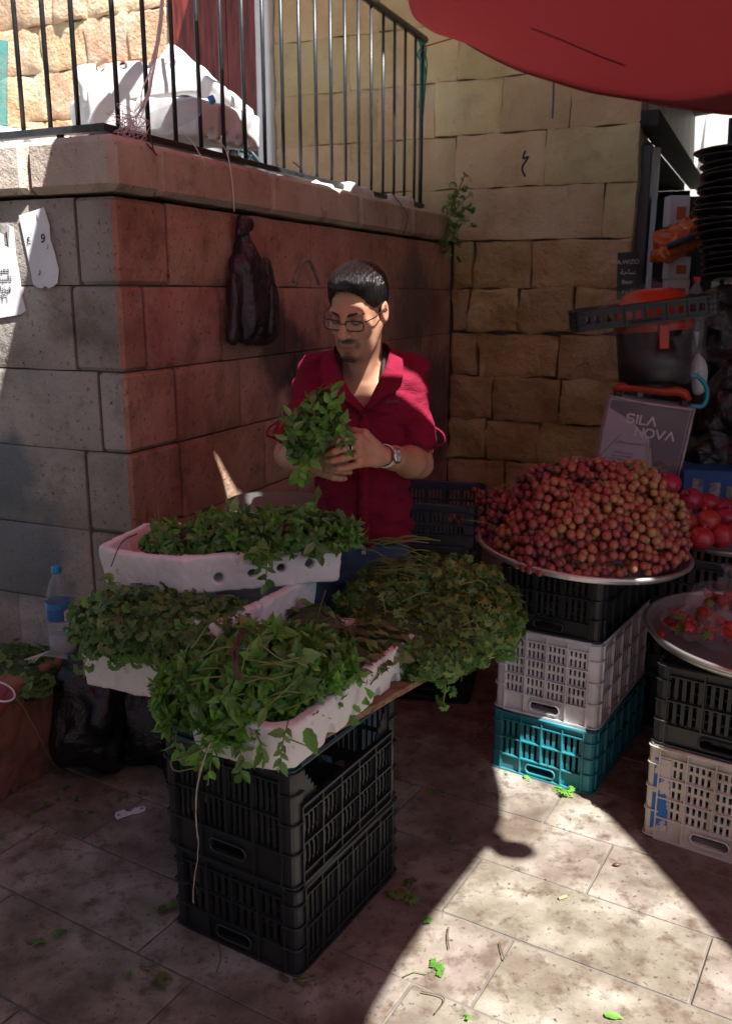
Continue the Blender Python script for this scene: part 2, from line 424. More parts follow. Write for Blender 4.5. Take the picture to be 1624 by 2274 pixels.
# ================================================================== STONE WALLS
E1 = V((.404, .915, 0)).normalized(); N1 = V((E1.y, -E1.x, 0)); E2 = V((-E1.y, E1.x, 0)); N2 = V((-E1.x, -E1.y, 0))
K = V((-.797, 3.0, 0))
UP = V((0, 0, 1))
def stone(parent, name, mat, O, e, n, u0, u1, z0, z1, depth=.12, rough=.004, gap=.006, nu=None, nv=None, proud=0, round_=.012, amp_lo=None, skip=()):
    """block whose face lies on the plane through O spanned by e and up, n pointing out"""
    W, H = u1-u0-gap, z1-z0-gap
    nu = nu or max(3, min(9, int(W/.07))); nv = nv or max(3, min(7, int(H/.07)))
    sd = V((RND.random()*50, RND.random()*50, RND.random()*50)); vs = []; fs = []
    us = [0, min(.018, W*.2)] + [W*(i/(nu-2)) for i in range(1, nu-2)] + [W-min(.018, W*.2), W]
    vz = [0, min(.018, H*.2)] + [H*(i/(nv-2)) for i in range(1, nv-2)] + [H-min(.018, H*.2), H]
    nu, nv = len(us), len(vz)
    for j, z in enumerate(vz):
        for i, u in enumerate(us):
            edge = (i in (0, nu-1)) + (j in (0, nv-1))
            d = proud - (round_ if edge else 0) - (round_*.6 if edge == 2 else 0)
            q = sd + V((u*5, z*5, 0)); d += rough*(noise.noise(q)*1.6 + .8*noise.noise(q*3.1))
            ju = (noise.noise(sd+V((z*9, i*3., 1)))*rough*.9) if i in (0, nu-1) else 0
            jz = (noise.noise(sd+V((u*9, 4, j*3.)))*rough*.9) if j in (0, nv-1) else 0
            vs.append(O + e*(u0+gap/2+u+ju) + UP*(z0+gap/2+z+jz) + n*d)
    m = nu*nv
    for j in range(nv-1):
        for i in range(nu-1): fs.append((j*nu+i, j*nu+i+1, (j+1)*nu+i+1, (j+1)*nu+i))
    ring = [i for i in range(nu)] + [j*nu+nu-1 for j in range(1, nv)] + [(nv-1)*nu+i for i in range(nu-2, -1, -1)] + [j*nu for j in range(nv-2, 0, -1)]
    back = [len(vs)+i for i in range(len(ring))]
    vs += [V(vs[i]) - n*(depth + (V(vs[i])-O).dot(n)) for i in ring]
    for a in range(len(ring)):
        b = (a+1) % len(ring); fs.append((ring[b], ring[a], back[a], back[b]))
    mb = MB(); mb.add(vs, fs, False)
    if (e.cross(UP)).dot(n) < 0: mb.f = [f[::-1] for f in mb.f]
    mb.sm = [True]*len(mb.f)
    o = mb.build(name, mat, parent); o.data.set_sharp_from_angle(angle=.55); return o

def qbox(mb, O, e, n, u0, u1, d0, d1, z0, z1, bev=0):     # box in a wall frame
    c = O + e*((u0+u1)/2) + n*((d0+d1)/2) + UP*((z0+z1)/2)
    mb.box(c, (abs(u1-u0), abs(d1-d0), abs(z1-z0)), Matrix((e, n, UP)).transposed(), bev); return mb

tw = thing('terrace_wall', 'raised stone terrace wall with a projecting cap course, grey on one face and red lit on the other', 'wall', K)
rows = [0, .28, .56, .843, 1.13, 1.403, 1.684, 1.962]
corner1 = [.2, .3, .17, .30, .29, .134, .283]; corner2 = [.2, .12, .2, .197, .118, .205, .165]
LW = 3.35
c_ = MB(); qbox(c_, K, E1, N1, .02, LW, -.9, -.03, 0, 1.955); c_.build('mortar_core', M_joint, tw)
c_ = MB(); qbox(c_, K, E2, N2, .02, 1.6, -.4, -.03, 0, 1.955); c_.build('mortar_core', M_joint, tw)
for r in range(7):
    z0, z1 = rows[r], rows[r+1]
    # corner block: two faces, one box
    mb = MB(); O = K
    cx, cy = corner1[r]-.006, corner2[r]-.006
    mb.box(K + E1*cx/2 + E2*cy/2 + UP*((z0+z1)/2) - N1*.001, (cx, cy, z1-z0-.006), Matrix((E1, -N1 if False else E2, UP)).transposed(), .012)
    o = mb.build('stone', M_terrace, tw); o.data.materials.append(M_redlit)
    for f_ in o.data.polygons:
        if f_.normal.dot(N1) > .6: f_.material_index = 1  # faces towards the awning carry its red light as colour
    u = corner1[r]; k = 0
    while u < LW-.02:
        wd = RND.uniform(.42, .62); u1 = min(u+wd, LW)
        if LW-u1 < .2: u1 = LW
        stone(tw, 'stone', M_redlit, K, E1, N1, u, u1, z0, z1, rough=.0045 if u < 1 else .0025, gap=.006 if u < 1.2 else .003, round_=.005 if u < 1 else .003); u = u1
    u = corner2[r]
    while u < 1.1:
        u1 = u + RND.uniform(.38, .5)
        stone(tw, 'stone', M_terrace, K, E2, N2, u, u1, z0, z1, rough=.003, gap=.004, round_=.005); u = u1
# cap course, a little proud
for (a, b) in ((.21, .963), (.963, 1.84), (1.84, 2.55), (2.55, 3.2)):
    stone(tw, 'cap_stone', M_cap, K+N1*.035, E1, N1, a, b, 1.972, 2.14, depth=.34, rough=.006, gap=.008, round_=.02)
mb = MB(); mb.box(K + E1*(.21/2-.0175) + E2*(.32/2-.0175) + UP*2.056, (.21+.035-.008, .32+.035, .168), Matrix((E1, E2, UP)).transposed(), .022); mb.build('cap_stone', M_cap, tw)
stone(tw, 'cap_stone', M_cap, K+N2*.035, E2, N2, .325, .80, 1.972, 2.14, depth=.34, rough=.005, gap=.008, round_=.018)
stone(tw, 'cap_stone', M_cap, K+N2*.035, E2, N2, .80, 1.4, 1.972, 2.14, depth=.34, rough=.005, gap=.008, round_=.018)
# terrace deck
M_deck = surf('terrace_screed', [(.3, (.3, .26, .22)), (.7, (.45, .4, .35))], 6, .9, bump=(40, .5, .004), dirt=(16, .6, .7, (.12, .09, .07)))
mb = MB(); qbox(mb, K, E1, N1, .30, LW-.005, -4.6, -.30, 1.9, 2.125); dk = mb.build('terrace_deck', M_deck); tag(dk, kind='structure')

# back building: pale ashlar above, ochre rough blocks below right, orange rubble on the terrace
BO = K + E1*LW; ER = -E2
bw = thing('stone_building', 'old stone building of ochre rough blocks and pale ashlar behind the terrace', 'building', BO)
UE = 1.13
c_ = MB(); qbox(c_, BO, ER, N2, -5.2, UE-.02, -.5, -.05, 0, 5.2); c_.build('mortar_core', M_joint, bw)
zz = [0, .30, .57, .845, 1.13, 1.405, 1.69, 1.985, 2.30, 2.62, 2.94, 3.27, 3.60, 3.94, 4.28, 4.62, 4.95]
patt = {6: [.0, .14, .52, 1.13], 5: [0, .12, .45, .80, 1.13], 4: [0, .18, .72, 1.13], 3: [0, .3, .74, 1.13], 2: [0, .26, .62, 1.13], 1: [0, .4, .8, 1.13], 0: [0, .5, 1.13],
        7: [0, .16, .95, 1.13], 8: [0, .58, 1.13], 9: [-.2, .3, .72, 1.13]}
for r in range(len(zz)-1):
    z0, z1 = zz[r], zz[r+1]
    if r <= 6:
        us = patt[r]
        for a, b in zip(us, us[1:]):
            stone(bw, 'stone', M_ochre, BO, ER, N2, a, b, z0+RND.uniform(-.006, .006), z1+RND.uniform(-.006, .006), rough=.024 if r < 6 else .014, gap=.009, round_=.009, nu=12, nv=9, proud=RND.uniform(-.014, .014))
    else:
        us = [-1.28] + ([0.1 if r % 2 else -.25] if r > 9 else []) ; us = [-1.28, -.72 + (.2 if r % 2 else 0), -.14 + (.15 if r % 3 else 0)] + [x for x in patt.get(r, [.42 if r % 2 else .7, 1.13]) if x > .2]
        for a, b in zip(us, us[1:]):
            stone(bw, 'stone', M_pale, BO, ER, N2, a, b, z0, z1, rough=.013, gap=.004, round_=.004, nu=13, nv=8)
# rubble left of the door
for r in range(7, 16):
    u = -5.0 + (r % 2)*.2
    while u < -2.16:
        u1 = min(u + RND.uniform(.3, .62), -2.12)
        if -2.12-u1 < .18: u1 = -2.12
        stone(bw, 'stone', M_rubble, BO, ER, N2, u, u1, zz[r], zz[r+1], rough=.022, gap=.006, round_=.008, nu=11, nv=7, proud=RND.uniform(-.006, .006)); u = u1
# door with planks, white frame post
dr = MB(); qbox(dr, BO, ER, N2, -2.10, -1.40, -.04, .0, 2.13, 4.9); door = dr.build('door', M_redwood, bw); door['label'] = 'tall red stained wooden door panel'
for i in range(3):
    mb = MB(); qbox(mb, BO, ER, N2, -2.095+i*.232, -2.095+(i+1)*.232-.004, .001, .016, 2.14, 4.9, .003); mb.build('plank', M_redwood, door)
mb = MB(); qbox(mb, BO, ER, N2, -1.395, -1.29, -.05, .05, 2.127, 4.95, .008); fp = mb.build('door_frame', M_white_paint, bw); fp['label'] = 'narrow white painted door post'

# side return of the building and the shop front along it
RO = BO + ER*UE
M_plaster = surf('grey_green_plaster', [(.3, (.34, .33, .28)), (.6, (.46, .45, .39)), (.8, (.52, .5, .44))], 3, .85, bump=(50, .4, .004), dirt=[(5, .5, .75, (.06, .06, .06)), (20, .62, .74, (.12, .1, .08))])
mb = MB(); qbox(mb, RO, E1, N1, .125, .42, -.3, -.012, 0, 4.95, .01); mb.build('side_wall', M_plaster, bw)
shop = thing('shop_front', 'dark open shop front with white upper panels along the alley beyond the stone building', 'shop', RO+E1*1.2)
M_panel = surf('white_sheet_metal', [(.3, (.5, .52, .5)), (.7, (.66, .67, .65))], 2.5, .5, dirt=[(6, .55, .75, (.25, .27, .24)), (1.5, .6, .7, (.12, .1, .09))], cs=(1, 1, .25))
M_dark = surf('near_black_interior', [(.3, (.012, .011, .011)), (.7, (.03, .027, .026))], 6, .9)  # near-black colour of the shop's inner walls
M_beam = surf('blackened_beam', [(.3, (.015, .013, .012)), (.7, (.045, .036, .03))], 12, .8)
for i in range(8):
    mb = MB(); qbox(mb, RO, E1, N1, .43+i*.55, .43+(i+1)*.55-.008, -.06, -.02, 2.70, 4.2, .004); mb.build('panel', M_panel, shop)
mb = MB(); qbox(mb, RO, E1, N1, .02, 3.6, -.019, .10, 2.60, 2.69, .006); mb.build('lintel_beam', M_beam, shop)
mb = MB(); qbox(mb, RO, E1, N1, .14, .26, -.018, .06, 0, 2.52, .006); mb.build('post', M_black_iron, shop)
mb = MB(); qbox(mb, RO, E1, N1, .27, .30, -.018, .04, 0, 2.55, .004); mb.build('shutter_track', M_black_iron, shop)
mb = MB(); qbox(mb, RO, E1, N1, .75, .80, -.018, .03, 0, 2.59, .006); mb.build('white_jamb', M_white_paint, shop)
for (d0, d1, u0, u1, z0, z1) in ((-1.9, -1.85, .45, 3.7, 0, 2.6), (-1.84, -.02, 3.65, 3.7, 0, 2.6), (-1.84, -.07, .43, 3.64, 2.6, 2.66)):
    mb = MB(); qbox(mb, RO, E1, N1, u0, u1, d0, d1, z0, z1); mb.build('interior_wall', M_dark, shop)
# house on the far right; unseen parapet and left house added to limit skylight
M_far = stone_mat('far_stone', (.3, .25, .2), (.38, .32, .26), (.45, .4, .33))
for (nm, lab, c, s) in (('stone_house', 'plain stone house closing the alley on the far right', (4.1, 5.2, 2.2), (.5, 9, 4.4)),
                        ('added_parapet', 'added low parapet behind the viewer that sets the front skylight', (.3, -3.6, 1.05), (9, .5, 2.1)), ('stone_house', 'added plain house out of view on the left that holds back skylight', (-3.5, -.8, 2.2), (.5, 5.6, 4.4))):
    mb = MB(); mb.box(c, s, None, .02); o = mb.top(nm, M_far, lab, 'building' if 'house' in nm else 'wall')

mb = MB(); mb.box((6.8, 15, 2.6), (7, .6, 5.2), Matrix.Rotation(-.3, 3, 'Z'), .02); mb.top('pale_gap_fill', surf('pale_gap_plaster', [(.3, (.62, .58, .5)), (.7, (.72, .68, .6))], 2, .9), 'added pale house filling the bright gap far down the alley', 'building')  # added pale block standing in for the bright sky in the gap
# ================================================================== RAILING
rl = thing('railing', 'black iron railing of thin upright bars along the terrace edge', 'railing', K+UP*2.14)
RI = -.12                                                   # set back from the face
zb, zt = 2.185, 3.13
def rp(s, z): return K + E1*s + N1*RI + UP*z
def rq(s, z): return K + E2*s + N2*RI + UP*z
mb = MB(); qbox(mb, K+N1*RI, E1, N1, .10, 3.10, -.018, .018, zb-.012, zb+.012, .002); mb.build('bottom_rail', M_black_iron, rl)
mb = MB(); qbox(mb, K+N2*RI, E2, N2, .139, 2.2, -.018, .018, zb-.012, zb+.012, .002); mb.build('bottom_rail', M_black_iron, rl)
mb = MB(); mb.tube([rp(.0, zt), rp(1.5, zt), rp(3.12, zt)], .022, 10); mb.build('top_rail', M_black_iron, rl)
mb = MB(); mb.tube([rq(.14, zt), rq(2.2, zt)], .022, 10); mb.build('top_rail', M_black_iron, rl)
bar = MB(); bar.tube([V((0, 0, 0)), V((0, 0, zt-zb-.015))], .0085, 8); bar = bar.mesh('bar', M_black_iron)
s = .20
while s < 3.0:
    put('bar', bar, rl, Matrix.Translation(rp(s, zb+.012))); s += .1625
s = .22
while s < 2.0:
    put('bar', bar, rl, Matrix.Translation(rq(s, zb+.012))); s += .118
for p in (rp(3.07, 2.12), rp(.17, 2.12), rp(1.66, 2.12), rq(.3, 2.12)):
    mb = MB(); mb.tube([p, p+UP*((zt-.02 if (p-rp(3.07, 2.12)).length < .01 else zb-.012)-2.12)], .013, 8); mb.build('post', M_black_iron, rl)

# ================================================================== CANOPIES
def fabric(name, col, tcol, tr, weave=900):
    t = NT(name); p = t.pos('world'); c = t.mix(t.noise(p, 3, 5), tuple(x*.8 for x in col), tuple(x*1.15 for x in col))
    t.set(c, .9, .1); b = t.n('BsdfTranslucent'); b.inputs[0].default_value = (*tcol, 1)
    mx = t.n('MixShader'); mx.inputs[0].default_value = tr; t.l(t.b.outputs[0], mx.inputs[1]); t.l(b.outputs[0], mx.inputs[2]); t.l(mx.outputs[0], t.out.inputs[0])
    t.bump(t.noise(p, 6, 3), .4, .02); return t.m
M_red = fabric('red_awning_cloth', (.24, .06, .066), (.54, .16, .17), .32)
M_red2 = fabric('unseen_faded_red_cloth', (.45, .10, .085), (.92, .28, .23), .42)
M_cream = fabric('cream_diffuser_cloth', (.45, .38, .28), (.8, .66, .48), .30)  # for the added high sheet, passes soft light to the walls
M_blocker = fabric('brown_blocker_cloth', (.16, .13, .11), (.42, .30, .24), .05)  # for the unseen sheets added to block sky and sun
def poly_at(pts, u):
    for (a, p), (b, q) in zip(pts, pts[1:]):
        if u <= b: f = (u-a)/(b-a); return V(p)*(1-f)+V(q)*f
    return V(pts[-1][1])
def catm(pts, u):
    n = len(pts)-1; k = min(int(u*n), n-1); f = u*n-k; P = [V(pts[max(0, min(n, k+i))]) for i in (-1, 0, 1, 2)]
    return .5*((2*P[1])+(P[2]-P[0])*f+(2*P[0]-5*P[1]+4*P[2]-P[3])*f*f+(3*P[1]-P[0]-3*P[2]+P[3])*f**3)
FAR = [at(1015, 82, 5.45), at(1100, 135, 5.25), at(1200, 176, 5.0), at(1310, 205, 4.8), at(1420, 229, 4.6), at(1530, 242, 4.35), at(1640, 252, 4.1), at(1850, 255, 3.6), at(2150, 230, 2.9)]
MID = [at(905, -6, 4.2), V((.55, 3.75, 2.82)), V((.95, 3.5, 2.74)), V((1.35, 3.2, 2.69)), V((1.7, 2.95, 2.66)), V((2.1, 2.7, 2.64)), V((2.5, 2.4, 2.64)), V((3.0, 2.0, 2.7)), V((3.6, 1.5, 2.8))]
NEAR = [V((.285, 2.56, 2.93)), V((.40, 1.96, 2.93)), V((.75, 1.85, 2.93)), V((1.2, 1.58, 2.93)), V((1.62, 1.41, 2.93)), V((1.84, 1.22, 2.9)), V((1.98, .78, 2.9)), V((2.12, .2, 2.92)), V((2.5, -1.2, 3.0))]
def redpt(u, v):
    a, m, b = catm(FAR, u), catm(MID, u), catm(NEAR, u)
    p = a*(1-v)*(1-2*v) + m*4*v*(1-v) + b*v*(2*v-1)
    return p + UP*(.016*noise.noise(V((u*7, v*5, 2))) + .012*math.sin(v*9+u*5)*math.exp(-((v-.12)/.2)**2))
ca = thing('red_awning', 'sagging red cloth awning stretched overhead at the upper right corner', 'awning', FAR[0])
mb = MB(); mb.grid(redpt, 48, 30); solid(mb.build('cloth', M_red, ca), .002)
mb = MB(); mb.tube([redpt(i/48, 0) for i in range(49)], .006, 6); mb.build('hem', M_red, ca)
for q in (.72,):
    mb = MB(); mb.tube([redpt(q, i/30)-UP*.001 for i in range(31)], .0022, 5); mb.build('seam', M_red, ca)
mb = MB(); mb.tube([FAR[0], rp(3.07, 3.08)], .004, 5); mb.build('tie_cord', plain('red_cord', (.3, .02, .02), .8), ca)
rod = MB(); a, b = at(1190, 62, 3.9), at(1392, 152, 3.7)
# rod lying on the cloth, its dark line shows through
def on_cloth(x, y):
    best = min(((u/60, v/40) for u in range(61) for v in range(41)), key=lambda q: (lambda p: abs((p.y and (812+ (p.x)*2000/((p.y)*CP-(p.z-EYE)*SP))) - x)+abs(1136.5-2000*((p.z-EYE)*CP+p.y*SP)/(p.y*CP-(p.z-EYE)*SP) - y))(redpt(*q)))
    return redpt(*best)
pa, pb = on_cloth(1190, 62), on_cloth(1392, 152)
rod.tube([pa+UP*.03, pb+UP*.03], .012, 8); rod.top('wooden_rod', M_beam, 'thin dark rod lying on top of the red awning cloth', 'rod')
cl_ = thing('sky_blocker_cloth', 'added dark sheet out of view on the far left blocking skylight', 'awning', (-2.2, 0, 3.1)); mb = MB(); mb.grid(lambda u, v: V((-3.3+2.25*u, -2.2+3.8*v, 3.1-.06*math.sin(u*math.pi))), 8, 10); solid(mb.build('cloth', M_blocker, cl_), .003); mb = MB(); mb.tube([V((-1.05, -2.2, 3.1)), V((-1.05, 1.6, 3.1))], .006, 6); mb.build('hem', M_blocker, cl_)  # unseen sheet added to keep skylight off the paving
# second awning, unseen over the stall, edge cut to shape the sun patches
TL = [(-.69, 3.42-k*5.02/18) for k in range(19)]
TR = [(.40, 4.15), (.38, 3.1), (.33, 2.72), (.28, 2.53), (.11, 2.465), (.285, 2.405), (.315, 2.06), (.365, 1.855), (.51, 1.81), (.75, 1.80), (1.0, 1.685), (1.45, 1.50), (1.575, 1.44), (1.56, 1.05), (1.44, .80), (1.26, .50), (1.09, .10), (.95, -.6), (.9, -1.6)]
def unseen_awning_pt(u, v):
    l = catm([V((*p, 2.9)) for p in TL], v); r = catm([V((*p, 2.9)) for p in TR], v)
    return l*(1-u)+r*u + UP*(.02*noise.noise(V((u*5, v*7, 8))))
cb = thing('unseen_awning', 'unseen faded red awning above the herb stall, edge cut to shape the sun patches', 'awning', (-.3, 1.2, 2.9))
mb = MB(); mb.grid(unseen_awning_pt, 24, 40); solid(mb.build('cloth', M_red2, cb), .002)
mb = MB(); mb.ball((1.56, .88, 2.88), (.07, .045, .05)); mb.ball((1.50, .93, 2.89), (.05, .05, .03)); mb.build('shadow_lump', M_red2, cb)  # unseen lump added to cast the notch in the sun patch
mb = MB()
for k in (0, 1): mb.tube([unseen_awning_pt(k, i/40) for i in range(41)], .005, 5)
mb.build('hem', M_red2, cb)
# ================================================================== CRATES
def plastic(name, col, dirtc, rough=.45, amt=(.52, .75), scuff=True):
    return surf(name, [(.3, tuple(x*.85 for x in col)), (.7, tuple(min(1, x*1.12) for x in col))], 6, rough, bump=(90, .15, .001), spec=.5,
                dirt=[(9, amt[0], amt[1], dirtc)] + ([(45, .63, .72, tuple(x*.6 for x in dirtc))] if scuff else []))
M_blackp = plastic('black_crate_plastic', (.016, .018, .020), (.035, .032, .03), .42)
M_tealdk = plastic('dark_teal_plastic', (.012, .045, .055), (.03, .04, .04), .42)
M_teal = plastic('teal_plastic', (.02, .21, .25), (.06, .12, .12), .5)
M_whitep = plastic('grimy_white_plastic', (.62, .62, .63), (.26, .17, .12), .55, (.56, .78))
M_creamp = plastic('grimy_cream_plastic', (.58, .54, .47), (.24, .16, .11), .55, (.54, .78))
M_navyp = plastic('navy_plastic', (.022, .035, .055), (.05, .05, .06), .45)
M_bluepaint = surf('flaking_blue_paint', [(.46, (.58, .54, .47)), (.5, (.02, .13, .42)), (.7, (.03, .2, .5))], 16, .6)

def crate(name, label, corner, ang, L, W, z0, H, mat, group=None, long='slots', short='slots', dip=0, rows=2, ngs=4, ngl=6, per=3, slotw=.62, band=.28, tilt=None, open_bars=False, paint=None):
    """corner = near corner on the ground plan, local x runs along the long side, y along the short side"""
    root = thing(name, label, 'crate', (corner[0], corner[1], z0), group, ang)
    if tilt: root.rotation_euler = (tilt[0], tilt[1], ang)
    t = .005
    def panel(Wd, ng, style, dipped, handle):
        """panel in (u, depth, z), u 0..Wd, outside at depth 0 and inward +"""
        mb = MB(); ft = .03; post = .035
        top = H - (H*.30 if dipped else 0) - .004
        def bx(u0, u1, za, zb_, d0=0.004, d1=0.004+t): mb.box(((u0+u1)/2, (d0+d1)/2, (za+zb_)/2), (u1-u0, d1-d0, zb_-za))
        hb = H*band if handle else H*.10                       # solid bottom band
        tb = .03 if H > .14 else .022
        gz0, gz1 = hb, top-tb
        if handle:
            hw, hh = min(.11, Wd*.28), min(.03, hb*.42); hc = hb*.52
            bx(post, Wd/2-hw/2, 0, hb); bx(Wd/2+hw/2, Wd-post, 0, hb); bx(Wd/2-hw/2, Wd/2+hw/2, 0, hc-hh/2); bx(Wd/2-hw/2, Wd/2+hw/2, hc+hh/2, hb)
        else: bx(post, Wd-post, 0, hb)
        bx(post, Wd-post, gz1, top)
        rz = (gz1-gz0)/rows; gw = (Wd-2*post)/ng
        for r in range(rows):
            a = gz0+r*rz
            if r > 0: bx(post, Wd-post, a-.005, a+.005)
            za, zb_ = a + (.005 if r else 0), a+rz-(.005 if r < rows-1 else 0)
            for g in range(ng):
                u = post+g*gw; sw = (gw-.012)/(per)
                bx(u, u+.006, za, zb_); bx(u+gw-.006, u+gw, za, zb_)
                for k in range(per):
                    s0 = u+.006+k*sw
                    if style == 'curved':
                        for q in range(4):
                            f = (q+.5)/4; off = .006*math.sin(f*math.pi)
                            bx(s0+sw*.3+off, s0+sw*.62+off, za+(zb_-za)*q/4, za+(zb_-za)*(q+1)/4)
                    else:
                        bx(s0+sw*slotw, s0+sw, za, zb_)
                        if style == 'short': 
                            zc = (za+zb_)/2; bx(s0, s0+sw*slotw, zc-.005, zc+.005)
        # outside ribs
        for g in range(ng+1): 
            u = post+g*gw; 
            bx(u-.0022, u+.0022, .0 if not (handle and abs(u-Wd/2) < hw/2+.01) else hb, top, -.006, .0038)
        for r in range(rows+1):
            z = gz0+r*rz; bx(post, Wd-post, z-.0022, z+.0022, -.0055, .0036)
        bx(post, Wd-post, top-.006, top, -.008, .0034); bx(post, Wd-post, .0, .007, -.007, .0034)
        if handle:
            ring = []
            for k in range(20):
                a = 2*math.pi*k/20; ring.append(V((Wd/2 + (hw/2-hh/2)*(1 if math.cos(a) > 0 else -1) + hh/2*1.15*math.cos(a), -.003, hc+hh/2*1.25*math.sin(a))))
            mb.tube(ring+[ring[0]], .0035, 5, False)
        if dipped:                                             # gussets rising to the corners
            for sgn in (0, 1):
                for k in range(6):
                    u0 = post + k*.012; hgt = (H-.004-top)*(1-k/6)
                    a, b = (u0, u0+.012) if not sgn else (Wd-u0-.012, Wd-u0)
                    bx(a, b, top, top+hgt)
        return mb
    def attach(mb, nm, M):
        me = mb.mesh(nm, mat); return newobj(nm, me, root, M)
    RZ = lambda a: Matrix.Rotation(a, 4, 'Z')
    attach(panel(L, ngl, long, dip, False), 'side_panel', Matrix.Identity(4))
    attach(panel(L, ngl, long, dip, False), 'side_panel', Matrix.Translation((L, W, 0)) @ RZ(math.pi))
    attach(panel(W, ngs, short, False, True), 'end_panel', Matrix.Translation((0, W, 0)) @ RZ(-math.pi/2))
    attach(panel(W, ngs, short, False, True), 'end_panel', Matrix.Translation((L, 0, 0)) @ RZ(math.pi/2))
    fl = MB(); 
    for k in range(9): fl.box((L*(k+.5)/9, W/2, .012), (L/9*.62, W-.03, .006))
    for k in range(4): fl.box((L/2, W*(k+.5)/4, .006), (L-.03, .02, .005))
    attach(fl, 'floor', Matrix.Identity(4))
    for (cx, cy) in ((0, 0), (L, 0), (0, W), (L, W)):
        p = MB(); sx = 1 if cx == 0 else -1; sy = 1 if cy == 0 else -1; r = .02; pr = []
        pts = [(.042, 0), (r, 0), (r*.45, r*.12), (r*.12, r*.45), (0, r), (0, .042)]
        vs = []; n = len(pts)
        for z in (0, H): 
            for (a, b) in pts: vs.append((cx+sx*a, cy+sy*b, z))
            for (a, b) in pts: vs.append((cx+sx*(a*.85+.005), cy+sy*(b*.85+.005), z))
        m = 2*n; fs = []
        for k in range(n-1):
            fs += [(k, k+1, m+k+1, m+k), (n+k, m+n+k, m+n+k+1, n+k+1), (k, n+k, n+k+1, k+1), (m+k, m+k+1, m+n+k+1, m+n+k)]
        fs += [(0, m, m+n, n), (n-1, 2*n-1, m+2*n-1, m+n-1)]
        p.add(vs, fs)
        for z in [H*.02, H*.3, H*.55, H*.8, H-.006]:           # little horizontal ribs wrapping the post
            a = [V((cx+sx*(x-.001*0)-sx*.004*(1 if x < .03 else 0), cy+sy*y-sy*.004*(1 if y < .03 else 0), z)) for (x, y) in pts]
            p.tube(a, .003, 4)
        o = attach(p, 'corner_post', Matrix.Identity(4))
        if paint and (cx, cy) == (0, W): 
            q = MB(); q.box((-.0008, W-.045, H*.48), (.001, .05, H*.78)); o2 = q.build('painted_strip', M_bluepaint, root, local=True); o2['label'] = 'flaking blue painted strip'
    rm = MB(); r = .012                                        # rim lip round the top, broken where the long side dips
    zt_ = H-.003
    segs = [[(0, .03, zt_), (-.004, W/2, zt_), (0, W-.03, zt_)], [(L, .03, zt_), (L+.004, W/2, zt_), (L, W-.03, zt_)]]
    if not dip: segs += [[(.03, 0, zt_), (L/2, -.004, zt_), (L-.03, 0, zt_)], [(.03, W, zt_), (L/2, W+.004, zt_), (L-.03, W, zt_)]]
    for sg in segs: rm.tube(sg, .006, 5)
    attach(rm, 'rim', Matrix.Identity(4))
    return root
A1 = math.atan2(.857, .515)
C1 = (-.17, 1.91)
crate('crate', 'black plastic crate on the paving, lowest of the three under the board of herbs', C1, A1, .505, .40, 0, .245, M_blackp, 'crates holding up the herb board', rows=2, ngl=6, per=3, slotw=.5, band=.3)
crate('crate', 'black plastic crate with wavy side slats, middle of the three under the herb board', (C1[0]-.003, C1[1]-.004), A1+.01, .51, .405, .247, .318, M_blackp, 'crates holding up the herb board', long='curved', dip=1, rows=2, ngl=5, per=4, band=.3)
crate('crate', 'shallow dark teal crate directly under the board of herbs', (C1[0]-.005, C1[1]-.005), A1, .51, .41, .567, .098, M_tealdk, 'crates holding up the herb board', rows=1, ngl=6, per=5, slotw=.5, band=.3)
A2 = math.atan2(.84, .54); C2 = (.763, 2.75)
crate('crate', 'teal crate standing on the paving at the bottom of the grape stack', C2, A2, .60, .37, 0, .232, M_teal, 'crates under the grapes', rows=2, ngs=4, per=3, slotw=.48, band=.27)
crate('crate', 'grimy white crate between the teal crate and a black one', (C2[0]+.004, C2[1]+.006), A2+.015, .60, .365, .235, .305, M_whitep, 'crates under the grapes', short='short', long='slots', rows=3, ngs=4, per=4, ngl=5, slotw=.5, band=.24)
crate('crate', 'black crate right under the round tray of grapes', (C2[0]+.0, C2[1]+.012), A2-.01, .59, .36, .543, .262, M_blackp, 'crates under the grapes', rows=2, ngs=3, per=4, slotw=.5, band=.22)
A3 = math.atan2(.83, .556); C3 = (1.205, 2.304)
crate('crate', 'grimy cream crate with a flaking blue corner strip at the right edge', C3, A3, .60, .40, 0, .315, M_creamp, 'crates under the strawberries', short='short', rows=3, ngs=4, per=4, slotw=.5, band=.24, paint=True)
crate('crate', 'dark grey crate under the tilted tray of strawberries', (C3[0]-.006, C3[1]+.012), A3, .59, .385, .318, .262, M_blackp, 'crates under the strawberries', rows=2, ngs=3, per=4, slotw=.5, band=.26)
# dark stacks further back
for k in range(3):
    crate('crate', ['lowest black crate of the shaded stack behind the strawberries', 'middle black crate of the shaded stack behind the strawberries', 'black crate right under the pomegranate tray'][k],
          (1.33, 3.12), A2-.02*k, .58, .38, k*.235, .232, M_blackp, 'shaded crates behind the strawberries', rows=2, ngs=3, per=3, slotw=.5)
for k in range(3):
    crate('crate', ['bottom black crate of the stack carrying the printed box', 'middle black crate of the stack carrying the printed box', 'black crate that the printed purple grey box stands on'][k],
          (1.26, 3.72), A2-.03, .55, .38, k*.26, .257, M_blackp, 'crates under the printed box', rows=2, ngs=3, per=3, slotw=.5)
for k in range(4):
    crate('crate', ['lowest dark crate against the wall behind the seller', 'second dark crate from the ground behind the seller', 'third dark crate from the ground behind the seller', 'navy crate with grapes inside behind the seller'][k],
          (.42, 3.45) if k < 3 else (.43, 3.42), A2+.35, .42 if k < 3 else .44, .36 if k < 3 else .38, k*.226, .224 if k < 3 else .175, M_blackp if k < 3 else M_navyp, 'crates behind the seller', rows=2, ngs=4, ngl=5, per=4, slotw=.5, dip=1 if k == 3 else 0)
